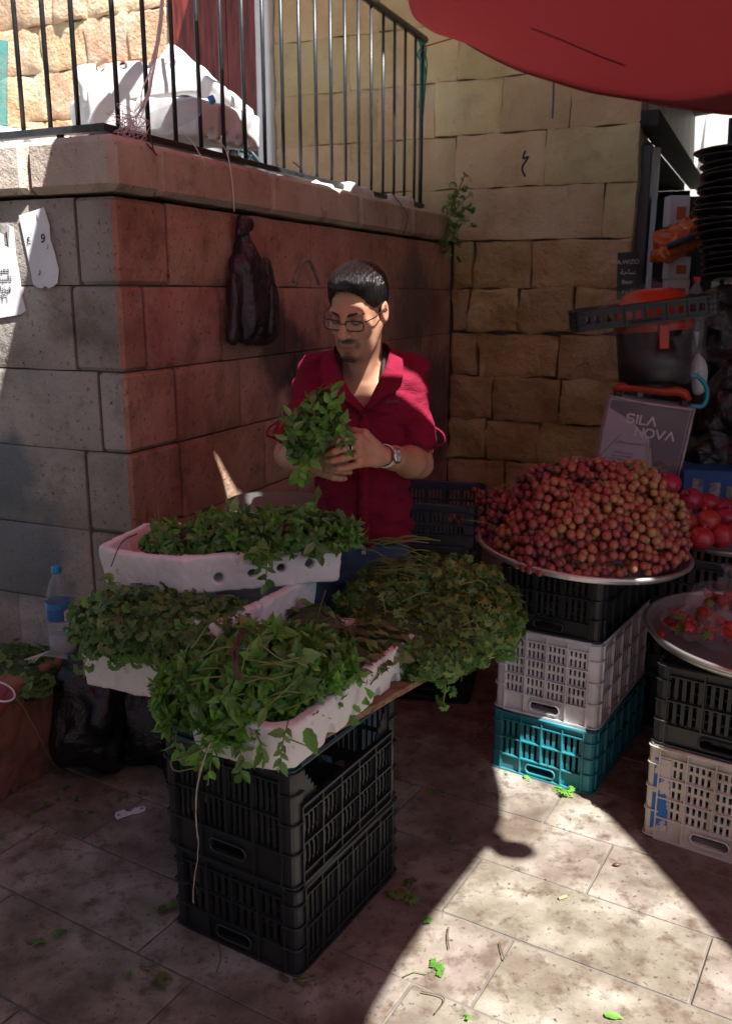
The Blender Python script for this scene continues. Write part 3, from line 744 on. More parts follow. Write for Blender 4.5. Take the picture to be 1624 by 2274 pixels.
for k in range(5):
    crate('crate', ['bottom', 'second', 'third', 'fourth', 'top'][k] + ' black crate of the tall dark stack along the shop front', (2.0, 3.72), A2-.05, .5, .42, k*.25, .247, M_blackp, 'tall dark crate stack at the shop', rows=2, ngs=3, per=3, slotw=.5)

# ================================================================== BOARD AND FOAM TRAYS
bu = V((.624, .781, 0)).normalized(); bv = V((-bu.y, bu.x, 0))
mb = MB(); o0 = V((-.125, 1.838, .668))
mb.grid(lambda u, v: o0+bu*(u*.80)+bv*(v*.62+.004*noise.noise(V((u*14, 0, 3))) if v < .02 else v*.62)+UP*.018, 30, 6, False)
me = mb.build('wooden_board', M_plank); solid(me, .016, -1); 
o_ = me.data; 
tag(me, 'weathered brown plywood board on the crates under the herb trays', 'board')
M_foam = surf('white_foam', [(.3, (.66, .64, .62)), (.7, (.76, .745, .72))], 3, .75, bump=[(240, .35, .0015), (22, .25, .006)], spec=.25,
              dirt=[(5, .56, .80, (.50, .37, .27)), (22, .62, .74, (.34, .22, .14)), (90, .66, .74, (.2, .14, .1))])
def foam(poly, z0, h, wall=.026, floor=.03, round_=.012, holes=(), chips=(), tilt=None, vx=.0042, amp=.0022, taper=.010):
    P = [V((*p, 0)) for p in poly]; lo = [min(p.x for p in P)-.05, min(p.y for p in P)-.05, z0-.03]; hi = [max(p.x for p in P)+.05, max(p.y for p in P)+.05, z0+h+.05]
    if tilt: hi[2] += .08; lo[2] -= .06
    S = SDF(lo, hi, vx); X, Y, Z = np.meshgrid(*S.ax, indexing='ij')
    if tilt: Z = Z - (tilt[0]*(X-P[0].x)+tilt[1]*(Y-P[0].y))
    c = sum(P, V((0, 0, 0)))/len(P)
    def prism(off, za, zb_, rnd):
        d = None
        for p, q in zip(P, P[1:]+P[:1]):
            e = (q-p).normalized(); n = V((e.y, -e.x, 0))
            if n.dot(p-c) < 0: n = -n
            dd = (X-p.x)*n.x+(Y-p.y)*n.y - off + taper*(1-(Z-z0)/h)
            d = dd if d is None else np.log(np.exp(np.clip(d/rnd, -60, 60))+np.exp(np.clip(dd/rnd, -60, 60)))*rnd
        zd = np.maximum(za-Z, Z-zb_); r2 = .0035
        return np.log(np.exp(np.clip(d/r2, -60, 60))+np.exp(np.clip(zd/r2, -60, 60)))*r2
    f = prism(-.004, z0, z0+h, round_*.35)
    inn = prism(-wall-.004, z0+floor, z0+h+.3, round_*.3)
    S.f = np.maximum(f, -inn).astype(np.float32)
    for a, b, r in holes: S.cap(a, b, r, k=.006, sub=True)
    for cc, r in chips: S.ell(cc, (r, r, r*.8), k=.006, sub=True)
    S.noise(amp, (26, 26, 26)); S.noise(amp*.7, (80, 80, 80))
    for _ in range(14):
        p_, q_ = RND.choice(list(zip(P, P[1:]+P[:1]))); u_ = RND.random(); cc = p_*(1-u_)+q_*u_; S.ell((cc.x, cc.y, z0+RND.choice((h, h, 0))+ (tilt[0]*(cc.x-P[0].x) if tilt else 0)), (RND.uniform(.005, .013),)*3, k=.003, sub=True)
    return S
fu = V((.471, .882, 0)); fw = V((-.882, .471, 0)); F1 = V((-.160, 1.665, .686))
def q2(o, a, b): p = o+fu*a+fw*b; return (p.x, p.y)
hl = []
for a in (.20, .31, .425, .52): hl.append(((F1+fu*a-fw*.05+UP*.012), (F1+fu*a+fw*.02+UP*.012), .021))
foam([q2(F1, .045, 0), q2(F1, .66, 0), q2(F1, .66, .30), q2(F1, .05, .30), q2(F1, 0, .25), q2(F1, 0, .05)], .686, .105, holes=hl,
     chips=[((F1+fu*.34+UP*.115), .03), ((F1+fu*.58+UP*.12), .025), ((F1+fu*.27+UP*.06-fw*.02), .012)]).top('foam_tray', M_foam, 'long white foam tray of mint with notched edge at the front corner of the board', 'foam tray', 'white foam trays of herbs')
F2 = F1+fu*.675+fw*.0
foam([q2(F2, 0, .02), q2(F2, .34, .02), q2(F2, .34, .24), q2(F2, 0, .24)], .687, .09).top('foam_tray', M_foam, 'white foam tray buried under the big parsley heap', 'foam tray', 'white foam trays of herbs')
foam([(-.745, 2.165), (-.43, 2.03), (-.285, 2.35), (-.61, 2.49)], .668, .112, chips=[((-.60, 2.10, .785), .02)]).top('foam_tray', M_foam, 'white foam tray, lowest of three stacked at the left end of the board', 'foam tray', 'white foam trays of herbs')
foam([(-.345, 1.985), (-.125, 2.385), (-.43, 2.55), (-.65, 2.145)], .783, .12, chips=[((-.25, 2.17, .91), .025), ((-.5, 2.06, .9), .03)]).top('foam_tray', M_foam, 'stained foam tray holding coriander, middle of the stacked trays', 'foam tray', 'white foam trays of herbs')
TP = [(-.715, 2.295), (-.645, 2.235), (-.475, 2.185), (-.055, 2.325), (-.13, 2.60), (-.65, 2.56)]
hl = []
for (x, y) in ((485, 1279), (555, 1276), (620, 1270), (683, 1265)):
    f = (x-400)/(762-400); p = V((-.475, 2.185, 0))*(1-f)+V((-.055, 2.325, 0))*f; n = V((.3163, -.949, 0))
    hl.append(((p+n*.06+UP*(.934+.03*f)), (p-n*.05+UP*(.934+.03*f)), .0115))
foam(TP, .905, .104, holes=hl, tilt=(-.01, .0), chips=[((-.355, 2.215, 1.02), .022), ((-.06, 2.32, 1.06), .016)], wall=.024, floor=.035).top('foam_tray', M_foam, 'topmost white foam tray of mint with four small holes along its side', 'foam tray', 'white foam trays of herbs')
# ================================================================== LEAVES
G_mint = [(0, (0.044, 0.100, 0.024)), (.3, (0.068, 0.164, 0.033)), (.6, (0.100, 0.230, 0.044)), (.85, (0.150, 0.300, 0.060)), (1, (0.200, 0.300, 0.140))]
G_mintf = [(0, (0.056, 0.150, 0.024)), (.4, (0.100, 0.270, 0.036)), (.8, (0.160, 0.380, 0.048)), (1, (0.220, 0.440, 0.080))]
G_pars = [(0, (0.044, 0.116, 0.022)), (.35, (0.079, 0.186, 0.035)), (.65, (0.132, 0.244, 0.048)), (.9, (0.211, 0.302, 0.072)), (1, (0.264, 0.336, 0.096))]
G_cor = [(0, (0.040, 0.096, 0.026)), (.4, (0.068, 0.160, 0.036)), (.8, (0.110, 0.220, 0.050)), (1, (0.200, 0.270, 0.080))]
G_wilt = [(0, (0.064, 0.072, 0.026)), (.5, (0.112, 0.120, 0.040)), (1, (0.192, 0.168, 0.072))]
M_mint = leafmat('mint_leaf', G_mint); M_mintf = leafmat('bright_mint_leaf', G_mintf, .38); M_pars = leafmat('parsley_leaf', G_pars, .25)
M_parsg = leafmat('fresh_parsley_leaf', G_mintf, .35); M_cor = leafmat('coriander_leaf', G_cor, .3); M_wilt = leafmat('wilted_leaf', G_wilt, .2, .65)
M_stem = surf('green_stem', [(.3, (.10, .14, .035)), (.7, (.19, .21, .07))], 20, .55)
M_stemd = surf('brown_stem', [(.3, (.06, .045, .02)), (.7, (.13, .085, .045))], 20, .7)

def leaf_data(kind, rg):
    """a leaf along +x, normal +z: verts, faces, vein"""
    vs, fs, ve = [], [], []
    if kind == 'mint':
        n = 8; L = 1; Wd = rg.uniform(.20, .29); bend = rg.uniform(.05, .65); fold = rg.uniform(.1, .6); tw = rg.uniform(-.5, .5); wav = rg.uniform(0, .05)
        for i in range(n+1):
            t = i/n; wdt = Wd*(math.sin(math.pi*min(1, t**.72))**.85)*(1+(.10 if i % 2 else -.06)) if 0 < i < n else .012
            x = t*L - bend*.18*t*t; z0 = -bend*t*t*.55; a = tw*t
            for sx in (-1, -.5, 0, .5, 1):
                y = sx*wdt; z = z0 + abs(sx)*wdt*fold + wav*math.sin(t*14+sx*3)*abs(sx) - (.02 if sx == 0 else 0)
                vs.append((x - (.03 if abs(sx) == 1 and i % 2 else 0), y*math.cos(a)-z*0*math.sin(a), z + y*math.sin(a))); ve.append(1.0 if sx == 0 else (.35 if abs(sx) == .5 and i % 2 else 0))
        for i in range(n):
            for k in range(4): b = i*5+k; fs.append((b, b+1, b+6, b+5))
    else:
        lob = 3; nl = rg.choice((3, 3, 5)) if kind == 'parsley' else 3
        def leaflet(cx, cy, ang, s, zt):
            b = len(vs); vs.append((cx, cy, 0)); ve.append(.6); pts = []
            K_ = 17
            for k in range(K_):
                f = k/(K_-1); th = (f-.5)*2*1.9
                env = .45+.55*math.cos(th*.62)
                lobe = .50+.50*abs(math.cos(f*math.pi*lob))**.8 if kind == 'parsley' else .66+.34*abs(math.cos(f*math.pi*lob))
                r = s*env*lobe*(1.0 if k % 2 == 0 else (.74 if kind == 'parsley' else .84))*rg.uniform(.92, 1.06)
                px = cx + r*math.cos(ang+th)*.95 + s*.22*math.cos(ang); py = cy + r*math.sin(ang+th)*.95 + s*.22*math.sin(ang)
                vs.append((px, py, zt*((px-cx)**2+(py-cy)**2)/s - .10*r*abs(math.sin(th*1.5)) + rg.uniform(-.02, .02))); ve.append(0)
            for k in range(K_-1): fs.append((b, b+1+k, b+2+k))
        st = .36; zc = rg.uniform(-.45, .05)
        def stemq(x0, y0, x1, y1, wd=.012):
            dx, dy = x1-x0, y1-y0; l = math.hypot(dx, dy); nx, ny = -dy/l*wd, dx/l*wd; b = len(vs)
            vs.extend([(x0+nx, y0+ny, 0), (x0-nx, y0-ny, 0), (x1-nx, y1-ny, 0), (x1+nx, y1+ny, 0)]); ve.extend([1]*4); fs.append((b, b+1, b+2, b+3))
        stemq(0, 0, .55, 0); leaflet(.55, 0, 0, .42, zc)
        for sg in (-1, 1):
            stemq(st, 0, st+.14, sg*.16); leaflet(st+.14, sg*.16, sg*rg.uniform(.7, 1.1), .34, zc)
            if nl == 5: stemq(.14, 0, .24, sg*.12); leaflet(.24, sg*.12, sg*1.25, .22, zc)
    return np.array(vs, np.float32), fs, np.array(ve, np.float32)
LEAF = {k: [leaf_data(k, random.Random(i*7+len(k))) for i in range(9)] for k in ('mint', 'parsley', 'coriander')}
_lm = {}
def leafmesh(kind, i, mat):
    key = (kind, i, mat.name)
    if key not in _lm:
        v, f, ve = LEAF[kind][i]; me = bpy.data.meshes.new('leaf'); me.from_pydata(v.tolist(), [], f); me.polygons.foreach_set('use_smooth', [True]*len(f))
        a = me.attributes.new('vein', 'FLOAT', 'POINT'); a.data.foreach_set('value', ve); me.materials.append(mat); me.update(); _lm[key] = me
    return _lm[key]
def frame(p, d, n, s):
    d = d.normalized(); n = n - d*n.dot(d)
    n = n.normalized() if n.length > 1e-5 else d.orthogonal().normalized(); y = n.cross(d)
    M = Matrix.Identity(4)
    for r in range(3): M[r][0] = d[r]*s; M[r][1] = y[r]*s; M[r][2] = n[r]*s; M[r][3] = p[r]
    return M
def scatter(parent, kind, items, limit=300):
    """items: [(Matrix, mat)]; nearest ones become leaf objects, the rest one joined mesh per material"""
    eye = V((0, 0, EYE)); items = sorted(items, key=lambda q: (q[0].translation-eye).length)
    for M, m in items[:limit]: put('leaf', leafmesh(kind, RND.randrange(9), m), parent, M)
    rest = items[limit:]
    if not rest: return
    off = np.array(wloc(parent)); vs = []; fs = []; vv = []; rr = []; mi = []; mats = []; b = 0
    for M, m in rest:
        v, f, ve = LEAF[kind][RND.randrange(9)]; A = np.array(M)
        vs.append(v @ A[:3, :3].T + A[:3, 3] - off); fs += [tuple(i+b for i in q) for q in f]; b += len(v); vv.append(ve); rr.append(np.full(len(v), RND.random()))
        if m not in mats: mats.append(m)
        mi += [mats.index(m)]*len(f)
    me = bpy.data.meshes.new('foliage'); me.from_pydata(np.concatenate(vs).tolist(), [], fs); me.polygons.foreach_set('use_smooth', [True]*len(fs))
    for nm, arr in (('vein', vv), ('rnd', rr)): me.attributes.new(nm, 'FLOAT', 'POINT').data.foreach_set('value', np.concatenate(arr).astype(np.float32))
    for m in mats: me.materials.append(m)
    me.polygons.foreach_set('material_index', mi); me.update()
    tag(newobj('foliage', me, parent), kind='stuff')

def rv(): return V((RND.gauss(0, 1), RND.gauss(0, 1), RND.gauss(0, 1)))
def heap_points(blobs, n, depth=.03, zmin=-9, front=None):
    """random points on the outside of a union of ellipsoids: (p, outward normal)"""
    out = []; wts = [b[1][0]*b[1][1]+b[1][1]*b[1][2]+b[1][0]*b[1][2] for b in blobs]; tries = 0
    while len(out) < n and tries < n*40:
        tries += 1
        c, r = RND.choices(blobs, wts)[0]; u = rv().normalized(); c = V(c); p = c + V((u.x*r[0], u.y*r[1], u.z*r[2]))
        if p.z < zmin: continue
        if any(((p.x-q[0][0])/q[1][0])**2+((p.y-q[0][1])/q[1][1])**2+((p.z-q[0][2])/q[1][2])**2 < .92 for q in blobs if V(q[0]) != c): continue
        nrm = V((u.x/r[0], u.y/r[1], u.z/r[2])).normalized()
        if nrm.dot((V((0, 0, EYE))-p).normalized()) < -.35: continue
        out.append((p - nrm*RND.uniform(0, depth), nrm))
    return out
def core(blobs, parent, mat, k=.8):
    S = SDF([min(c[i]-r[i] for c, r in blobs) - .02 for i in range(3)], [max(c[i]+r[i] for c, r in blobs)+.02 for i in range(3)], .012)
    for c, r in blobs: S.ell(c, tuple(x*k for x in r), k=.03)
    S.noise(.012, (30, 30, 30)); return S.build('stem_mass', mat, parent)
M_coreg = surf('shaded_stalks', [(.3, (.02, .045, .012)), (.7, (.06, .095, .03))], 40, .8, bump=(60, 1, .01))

def heap(parent, kind, mats, blobs, n, size, flow, droop=.5, tiltj=.45, depth=.03, zmin=-9, limit=300, corek=.82, rosette=0):
    items = []
    for p, nrm in heap_points(blobs, n, depth, zmin):
        nn = (nrm + rv()*tiltj*.6).normalized(); d = flow(p) + rv()*.45 + V((0, 0, -droop*(1-max(nrm.z, 0))))
        d = d - nn*d.dot(nn)*.8
        s = RND.uniform(*size); items.append((frame(p - d.normalized()*s*.4, d, nn, s), RND.choices([m for m, _ in mats], [w_ for _, w_ in mats])[0]))
        if rosette and RND.random() < rosette and nrm.dot((V((0, 0, EYE))-p).normalized()) > .15:
            ax = (nrm*.7 + d.normalized()*.5 + rv()*.25).normalized(); o1 = ax.orthogonal().normalized(); o2 = ax.cross(o1); a0 = RND.uniform(0, 6)
            for j in range(6):
                a = a0 + j*2.4; rad = o1*math.cos(a)+o2*math.sin(a); k = .45+.13*j; items.append((frame(p+ax*(.022-.003*j), rad*(.35+.12*j)+ax*(.75-.12*j), ax-rad*.3, s*k), items[-1][1]))
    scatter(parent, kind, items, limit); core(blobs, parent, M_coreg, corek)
def stems(parent, specs, mat=None, name='stem'):
    for pts, r in specs:
        mb = MB(); mb.tube([catm(pts, i/10) for i in range(11)], [r*(1-.35*i/10) for i in range(11)], 5); mb.build(name, mat or M_stem, parent)
def sprig(parent, kind, mat, pts, n, size, items=None, r=.0016, both=True):
    """a stem with leaves along it"""
    mb = MB(); mb.tube([catm(pts, i/10) for i in range(11)], r, 5); mb.build('stem', M_stem, parent); its = []
    for k in range(n):
        u = .15+.85*(k+.5)/n; p = catm(pts, u); d = (catm(pts, min(1, u+.05))-catm(pts, u-.05)).normalized(); side = d.cross((V((0, 0, EYE))-p).normalized()).normalized()*(1 if k % 2 else -1)
        if k >= n-2: side = side*.4
        dd = d*.8+side*.8+rv()*.25; nn = (V((0, 0, EYE))-p).normalized() + rv()*.5
        its.append((frame(p, dd, nn, RND.uniform(*size)*.82), mat))
    scatter(parent, kind, its, 99)

# --- big mint bunch at the front
mt = thing('mint_bunch', 'big bunch of fresh green mint spilling over the front corner of the foam tray', 'herbs', (-.22, 1.85, .72), 'bunches of mint')
mblobs = [((-.365, 1.865, .785), (.11, .11, .10)), ((-.295, 1.815, .81), (.12, .115, .105)), ((-.215, 1.865, .835), (.12, .135, .115)), ((-.115, 1.945, .815), (.095, .115, .08)), ((-.27, 1.78, .76), (.10, .07, .07))]
heap(mt, 'mint', [(M_mint, 4), (M_mintf, 5)], mblobs, 860, (.026, .054), lambda p: V((p.x+.25, -(2.02-p.y)*1.1, -.25)), .6, .8, zmin=.75, corek=.72, rosette=.22)
for (x0, y0, Y0, x1, y1, n) in ((480, 1610, 1.76, 462, 1735, 6), (520, 1620, 1.74, 535, 1722, 7), (640, 1600, 1.70, 622, 1700, 7), (400, 1600, 1.80, 405, 1690, 6), (560, 1610, 1.72, 585, 1690, 5), (450, 1640, 1.76, 440, 1700, 5)):
    a = at(x0, y0, Y0); b = at(x1, y1, Y0-.03); sprig(mt, 'mint', RND.choice((M_mint, M_mintf)), [a, (a+b)/2+V((RND.uniform(-.01, .01), -.02, .01)), b], n+3, (.026, .05))
for (x, y, Y, s) in ((680, 1640, 1.66, .062), (590, 1590, 1.66, .045), (490, 1425, 1.84, .05)):
    p = at(x, y, Y); put('leaf', leafmesh('mint', RND.randrange(9), M_mintf if RND.random() < .7 else M_mint), mt, frame(p+V((0, 0, s*.4)), V((RND.uniform(-.5, .5), -.35, -.9)), V((RND.uniform(-.3, .3), -1, .45)), s))
sp = []
for k in range(34):                                        # pale bare stalks at the left side
    a = at(RND.uniform(415, 600), RND.uniform(1430, 1640), RND.uniform(1.71, 1.77)); b = a+V((RND.uniform(.02, .12), RND.uniform(-.03, .03), RND.uniform(-.05, .07)))
    sp.append(([a, (a+b)/2+V((0, -.012, RND.uniform(-.01, .02))), b], .0022))
stems(mt, sp)
stems(mt, [([at(470, 1650, 1.72), at(420, 1680, 1.70), at(380, 1690, 1.70), at(390, 1712, 1.70), at(430, 1705, 1.70)], .002)])
mb = MB(); 
for k in range(5): mb.tube([at(538+RND.uniform(-5, 5), 1395, 1.80), at(520+RND.uniform(-8, 8), 1450, 1.72), at(530+RND.uniform(-8, 8), 1510, 1.70)], .003, 5)
mb.build('binding_cord', surf('hemp_cord', [(.3, (.05, .025, .02)), (.7, (.11, .06, .045))], 60, .9), mt)
mb = MB()
for k in range(4): mb.tube([catm([at(468+k*2, 1640, 1.70), at(450-k, 1700, 1.69), at(436, 1760, 1.70), at(436, 1830, 1.715), at(440, 1890, 1.73), at(430, 1960, 1.75), at(430, 2005+k*8, 1.76)], i/24)+V((RND.uniform(-.001, .001),)*3) for i in range(25 if k == 0 else 9+k*2)], .0012, 4)
mb.top('twine', surf('pale_twine', [(.3, (.3, .24, .19)), (.7, (.48, .4, .33))], 80, .9), 'frayed pale twine hanging down the black crates from the mint bunch', 'twine')
# --- mint on the upper tray
mu = thing('mint_bunch', 'flat bunch of dark mint lying in the topmost foam tray', 'herbs', (-.34, 2.37, 1.0), 'bunches of mint')
heap(mu, 'mint', [(M_mint, 5), (M_mintf, 1.6)], [((-.42, 2.36, 1.0), (.20, .12, .065)), ((-.28, 2.36, 1.02), (.19, .13, .085)), ((-.12, 2.40, 1.005), (.11, .12, .075)), ((-.42, 2.36, 1.03), (.07, .06, .07))],
     680, (.024, .046), lambda p: V((p.x+.55, -.5, .1)), .3, .8, zmin=.985, corek=.62, rosette=.12)
for (x0, y0, x1, y1, n) in ((600, 1200, 590, 1300, 8), (575, 1195, 578, 1262, 6), (690, 1195, 712, 1232, 5), (520, 1180, 515, 1125, 5), (700, 1140, 705, 1105, 3)):
    a = at(x0, y0, 2.21); b = at(x1, y1, 2.17); sprig(mu, 'mint', M_mint, [a, (a+b)/2+V((0, -.02, .01)), b], n, (.035, .055))
stems(mu, [([at(305, 1185, 2.25), at(270, 1205, 2.22), at(247, 1258, 2.20)], .0022)], M_stemd)
stems(mu, [([at(400, 1190, 2.3), at(360, 1175, 2.3), at(325+k*9, 1165-k*14, 2.32)], .0015) for k in range(4)])
# --- coriander in the middle tray
co = thing('coriander_bunch', 'dark bunch of coriander hanging over the front of the middle foam tray', 'herbs', (-.53, 2.15, .80), 'bunches of coriander and parsley')
cblobs = [((-.60, 2.17, .865), (.15, .13, .075)), ((-.47, 2.11, .87), (.15, .12, .07)), ((-.38, 2.10, .865), (.10, .12, .075)), ((-.68, 2.16, .845), (.08, .09, .07)), ((-.56, 2.07, .835), (.13, .06, .07)), ((-.43, 2.03, .825), (.10, .055, .07))]
heap(co, 'coriander', [(M_cor, 6), (M_parsg, .5)], cblobs, 900, (.026, .044), lambda p: V((p.x+.45, -.8, -.3)), .6, .8, zmin=.80, corek=.7)
for (x0, y0, x1, y1, n) in ((215, 1430, 185, 1485, 5), (300, 1430, 310, 1470, 5), (350, 1440, 352, 1485, 5), (395, 1440, 400, 1480, 4), (240, 1330, 235, 1290, 4), (200, 1400, 176, 1455, 4), (270, 1420, 262, 1478, 5)):
    a = at(x0, y0, 2.08); b = at(x1, y1, 2.05); sprig(co, 'coriander', M_cor, [a, (a+b)/2+V((0, -.02, .01)), b], n, (.034, .05))
# --- wilted leaves behind the big mint bunch
wl = thing('mint_bunch', 'wilted brownish mint leaves lying at the far end of the front tray', 'herbs', (-.02, 2.15, .76), 'bunches of mint')
heap(wl, 'mint', [(M_wilt, 5), (M_mint, 1)], [((-.07, 2.08, .775), (.13, .12, .05)), ((.03, 2.20, .765), (.11, .11, .05)), ((-.14, 2.25, .81), (.08, .10, .05))], 300, (.035, .06), lambda p: V((1, -.3, .1)), .3, .5, zmin=.74)
stems(wl, [([at(RND.uniform(640, 700), RND.uniform(1375, 1410), 2.1), at(RND.uniform(700, 760), RND.uniform(1370, 1400), 2.12), at(RND.uniform(760, 850), RND.uniform(1380, 1420), 2.12)], .0016) for k in range(9)], M_stemd)
stems(wl, [([at(722, 1310, 2.24), at(712, 1345, 2.22), at(700, 1385, 2.2)], .003)], M_stemd)
for (x, y) in ((800, 1580), (815, 1565), (785, 1595), (825, 1550), (770, 1600)):
    p = at(x, y, 1.93); put('leaf', leafmesh('mint', RND.randrange(9), M_mintf), wl, frame(p, V((RND.uniform(-1, 1), -.2, RND.uniform(-.2, .6))), V((RND.uniform(-.6, .9), -1, RND.uniform(0, .9))), .036))
# --- parsley heap
pa_ = thing('parsley_heap', 'large heap of flat leaf parsley bunches piled on the right end of the board', 'herbs', (.22, 2.42, .70), 'bunches of coriander and parsley')
pblobs = [((.20, 2.48, .80), (.20, .15, .13)), ((.26, 2.36, .765), (.18, .15, .105)), ((.10, 2.34, .755), (.17, .13, .085)), ((.04, 2.45, .79), (.13, .12, .09)), ((.17, 2.23, .735), (.13, .11, .07)), ((.345, 2.45, .76), (.115, .12, .11)), ((.10, 2.52, .845), (.12, .08, .06)), ((.28, 2.50, .845), (.12, .09, .06))]
heap(pa_, 'parsley', [(M_pars, 7), (M_cor, 1.5)], pblobs, 1700, (.026, .046), lambda p: V((p.x-.02, (p.y-2.60)*1.1, -.15)), .5, .75, depth=.03, corek=.80)
hang = []
for k in range(26):
    u = RND.random(); x = 925+u*215; y = 1470-u*100+RND.uniform(-50, 30)
    Y = 2.16+.24*u; a = at(x, y, Y); b = at(x+RND.uniform(-6, 10), y+RND.uniform(30, 70), Y-.02)
    sprig(pa_, 'parsley', RND.choice((M_parsg, M_parsg, M_cor)), [a, (a+b)/2+V((0, -.015, .005)), b], 3, (.036, .056))
a = at(985, 1470, 2.19); b = at(983, 1560, 2.17); sprig(pa_, 'parsley', M_parsg, [a, (a+b)/2+V((.004, -.01, 0)), b], 5, (.036, .052), r=.0022)
sp = []
for k in range(26):
    a = at(RND.uniform(800, 905), RND.uniform(1195, 1275), RND.uniform(2.40, 2.5)); L_ = RND.uniform(.06, .14)
    b = a + V((L_, RND.uniform(-.06, .0), RND.uniform(-.02, .03))); sp.append(([a, (a+b)/2+V((0, -.004, .01)), b], .0022))
for k in range(14):
    a = at(RND.uniform(790, 1050), RND.uniform(1290, 1440), 2.22); b = a+V((RND.uniform(.03, .09), RND.uniform(-.02, .02), RND.uniform(-.05, .02))); sp.append(([a, (a+b)/2+V((.01, -.02, .02)), b], .0016))
stems(pa_, sp)
# --- coriander trimmings in the brick planter, left edge
# ================================================================== FRUIT
M_alu = surf('dull_aluminium', [(.3, (.42, .41, .41)), (.7, (.6, .58, .57))], 5, .38, metal=.85, bump=(60, .25, .002), dirt=[(10, .56, .74, (.22, .16, .13))])
def round_tray(label, c, R_, rim, tilt, group='round metal fruit trays'):
    t = thing('metal_tray', label, 'tray', c, group); Mt = Matrix.Rotation(tilt[0], 3, 'X') @ Matrix.Rotation(tilt[1], 3, 'Y')
    mb = MB(); mb.lathe([(0, 0), (R_*.88, 0), (R_*.95, .006), (R_-.006, rim-.006), (R_, rim-.003), (R_*.95+.006, .000), (R_*.88, -.005), (0, -.005)], 72, c, Mt); mb.build('dish', M_alu, t)
    mb = MB(); mb.tube([V(c)+Mt @ V((R_*math.cos(2*math.pi*k/72), R_*math.sin(2*math.pi*k/72), rim)) for k in range(73)], .008, 8, False); mb.build('rolled_rim', M_alu, t); return t
GT = V((.71, 2.845, .835))
round_tray('wide round aluminium tray heaped with red grapes', GT, .338, .018, (.02, .06))
def grape_mat():
    t = NT('grape_skin'); at_ = t.n('Attribute', attribute_name='rnd'); r = t.math('FRACT', t.math('ADD', t.rnd(), at_.outputs['Fac']))
    oi = t.n('ObjectInfo'); sp_ = t.n('SeparateColor'); t.l(oi.outputs['Color'], sp_.inputs[0])
    f = t.math('ADD', t.math('MULTIPLY', r, .38), t.math('MULTIPLY', sp_.outputs[0], .72), True)
    c = t.ramp(f, [(.0, (.085, .011, .018)), (.28, (.21, .03, .036)), (.52, (.33, .075, .05)), (.76, (.37, .165, .065)), (1, (.32, .27, .09))])
    c = t.mix(t.ramp(t.noise(t.pos('object'), 60, 3), [(.4, 0), (.8, .35)]), c, (.42, .27, .24))
    t.set(c, .38, .45); t.b.inputs['Subsurface Weight'].default_value = .25; t.b.inputs['Subsurface Radius'].default_value = (.01, .003, .002); t.b.inputs['Subsurface Scale'].default_value = .6
    return t.m
M_grape = grape_mat()
gm = MB(); gm.ball((0, 0, 0), (1, 1, 1.06), n=14, m=10); gm = gm.mesh('grape', M_grape)
# dome of berries
def dome(u, a):                       # u 0 rim .. 1 top
    R_ = .315*(1-u)**.44 + .0
    z = .012 + .235*(1-(1-u)**1.9)
    wob = 1+.07*math.sin(a*3+1)+.05*math.sin(a*5)
    return V((R_*wob*math.cos(a), R_*wob*math.sin(a)*.93, z*(1+.10*math.sin(a*2+.5))))
pts = []; cell = {}
def okp(p, r):
    k = (int(p.x//.03), int(p.y//.03), int(p.z//.03))
    for i in (-1, 0, 1):
        for j in (-1, 0, 1):
            for l in (-1, 0, 1):
                for q in cell.get((k[0]+i, k[1]+j, k[2]+l), ()):
                    if (q-p).length < r: return False
    cell.setdefault(k, []).append(p); return True
tries = 0
while tries < 34000 and len(pts) < 2300:
    tries += 1; u = 1-RND.random()**1.35*1.0 if RND.random() < .5 else RND.random(); a = RND.uniform(0, 2*math.pi); p = dome(u, a); k = 1 - RND.random()**2*.13
    p = V((p.x*k, p.y*k, p.z*k + .006))
    if math.sin(a) > .55 and u < .7: continue
    if okp(p, .0225): pts.append(p)
for _ in range(9000):
    u = RND.random(); a = RND.uniform(math.pi, 2*math.pi); p = dome(u, a)*RND.uniform(.78, .86)+V((0, 0, .006))
    if okp(p, .023): pts.append(p)
cent = []
while len(cent) < 27:
    q = RND.choice(pts)
    if all((q-c).length > .085 for c in cent) or RND.random() < .01: cent.append(q)
cdesc = [sum((p for p in pts if min(cent, key=lambda c: (c-p).length) is c), V((0, 0, 0))) for c in cent]
bt = [min(1, max(0, .05+.85*RND.random()**1.25 + .4*(c.x*1.2 - c.y*.8 - c.z*1.8+.15))) for c in cent]
_seen = {}
def glabel(c, i):
    lv = 'along the tray rim' if c.z < .07 else 'low on the slope' if c.z < .13 else 'high on the slope' if c.z < .2 else 'on the very top'
    sd = 'far left' if c.x < -.2 else 'left' if c.x < -.1 else 'middle left' if c.x < 0 else 'middle right' if c.x < .1 else 'right' if c.x < .2 else 'far right'
    fb = 'front' if c.y < -.12 else 'back' if c.y > .08 else 'centre'
    tn = 'dark wine red' if bt[i] < .3 else 'rosy red' if bt[i] < .45 else 'golden red'
    return f'{tn} grapes {lv}, {sd} {fb}'
roots = []; _gl = [glabel(c, i) for i, c in enumerate(cent)]
for lb in set(_gl):
    same = sorted((i for i in range(len(cent)) if _gl[i] == lb), key=lambda i: cent[i].y)
    if len(same) > 1:
        for k, i in enumerate(same): _gl[i] = lb + (', nearest the viewer' if k == 0 else ', farthest from the viewer' if k == len(same)-1 else ', the one between')
for i, c in enumerate(cent):
    g = thing('grape_bunch', _gl[i], 'grapes', GT+c-V((0, 0, .012)), 'grape bunches on the round tray'); roots.append(g)
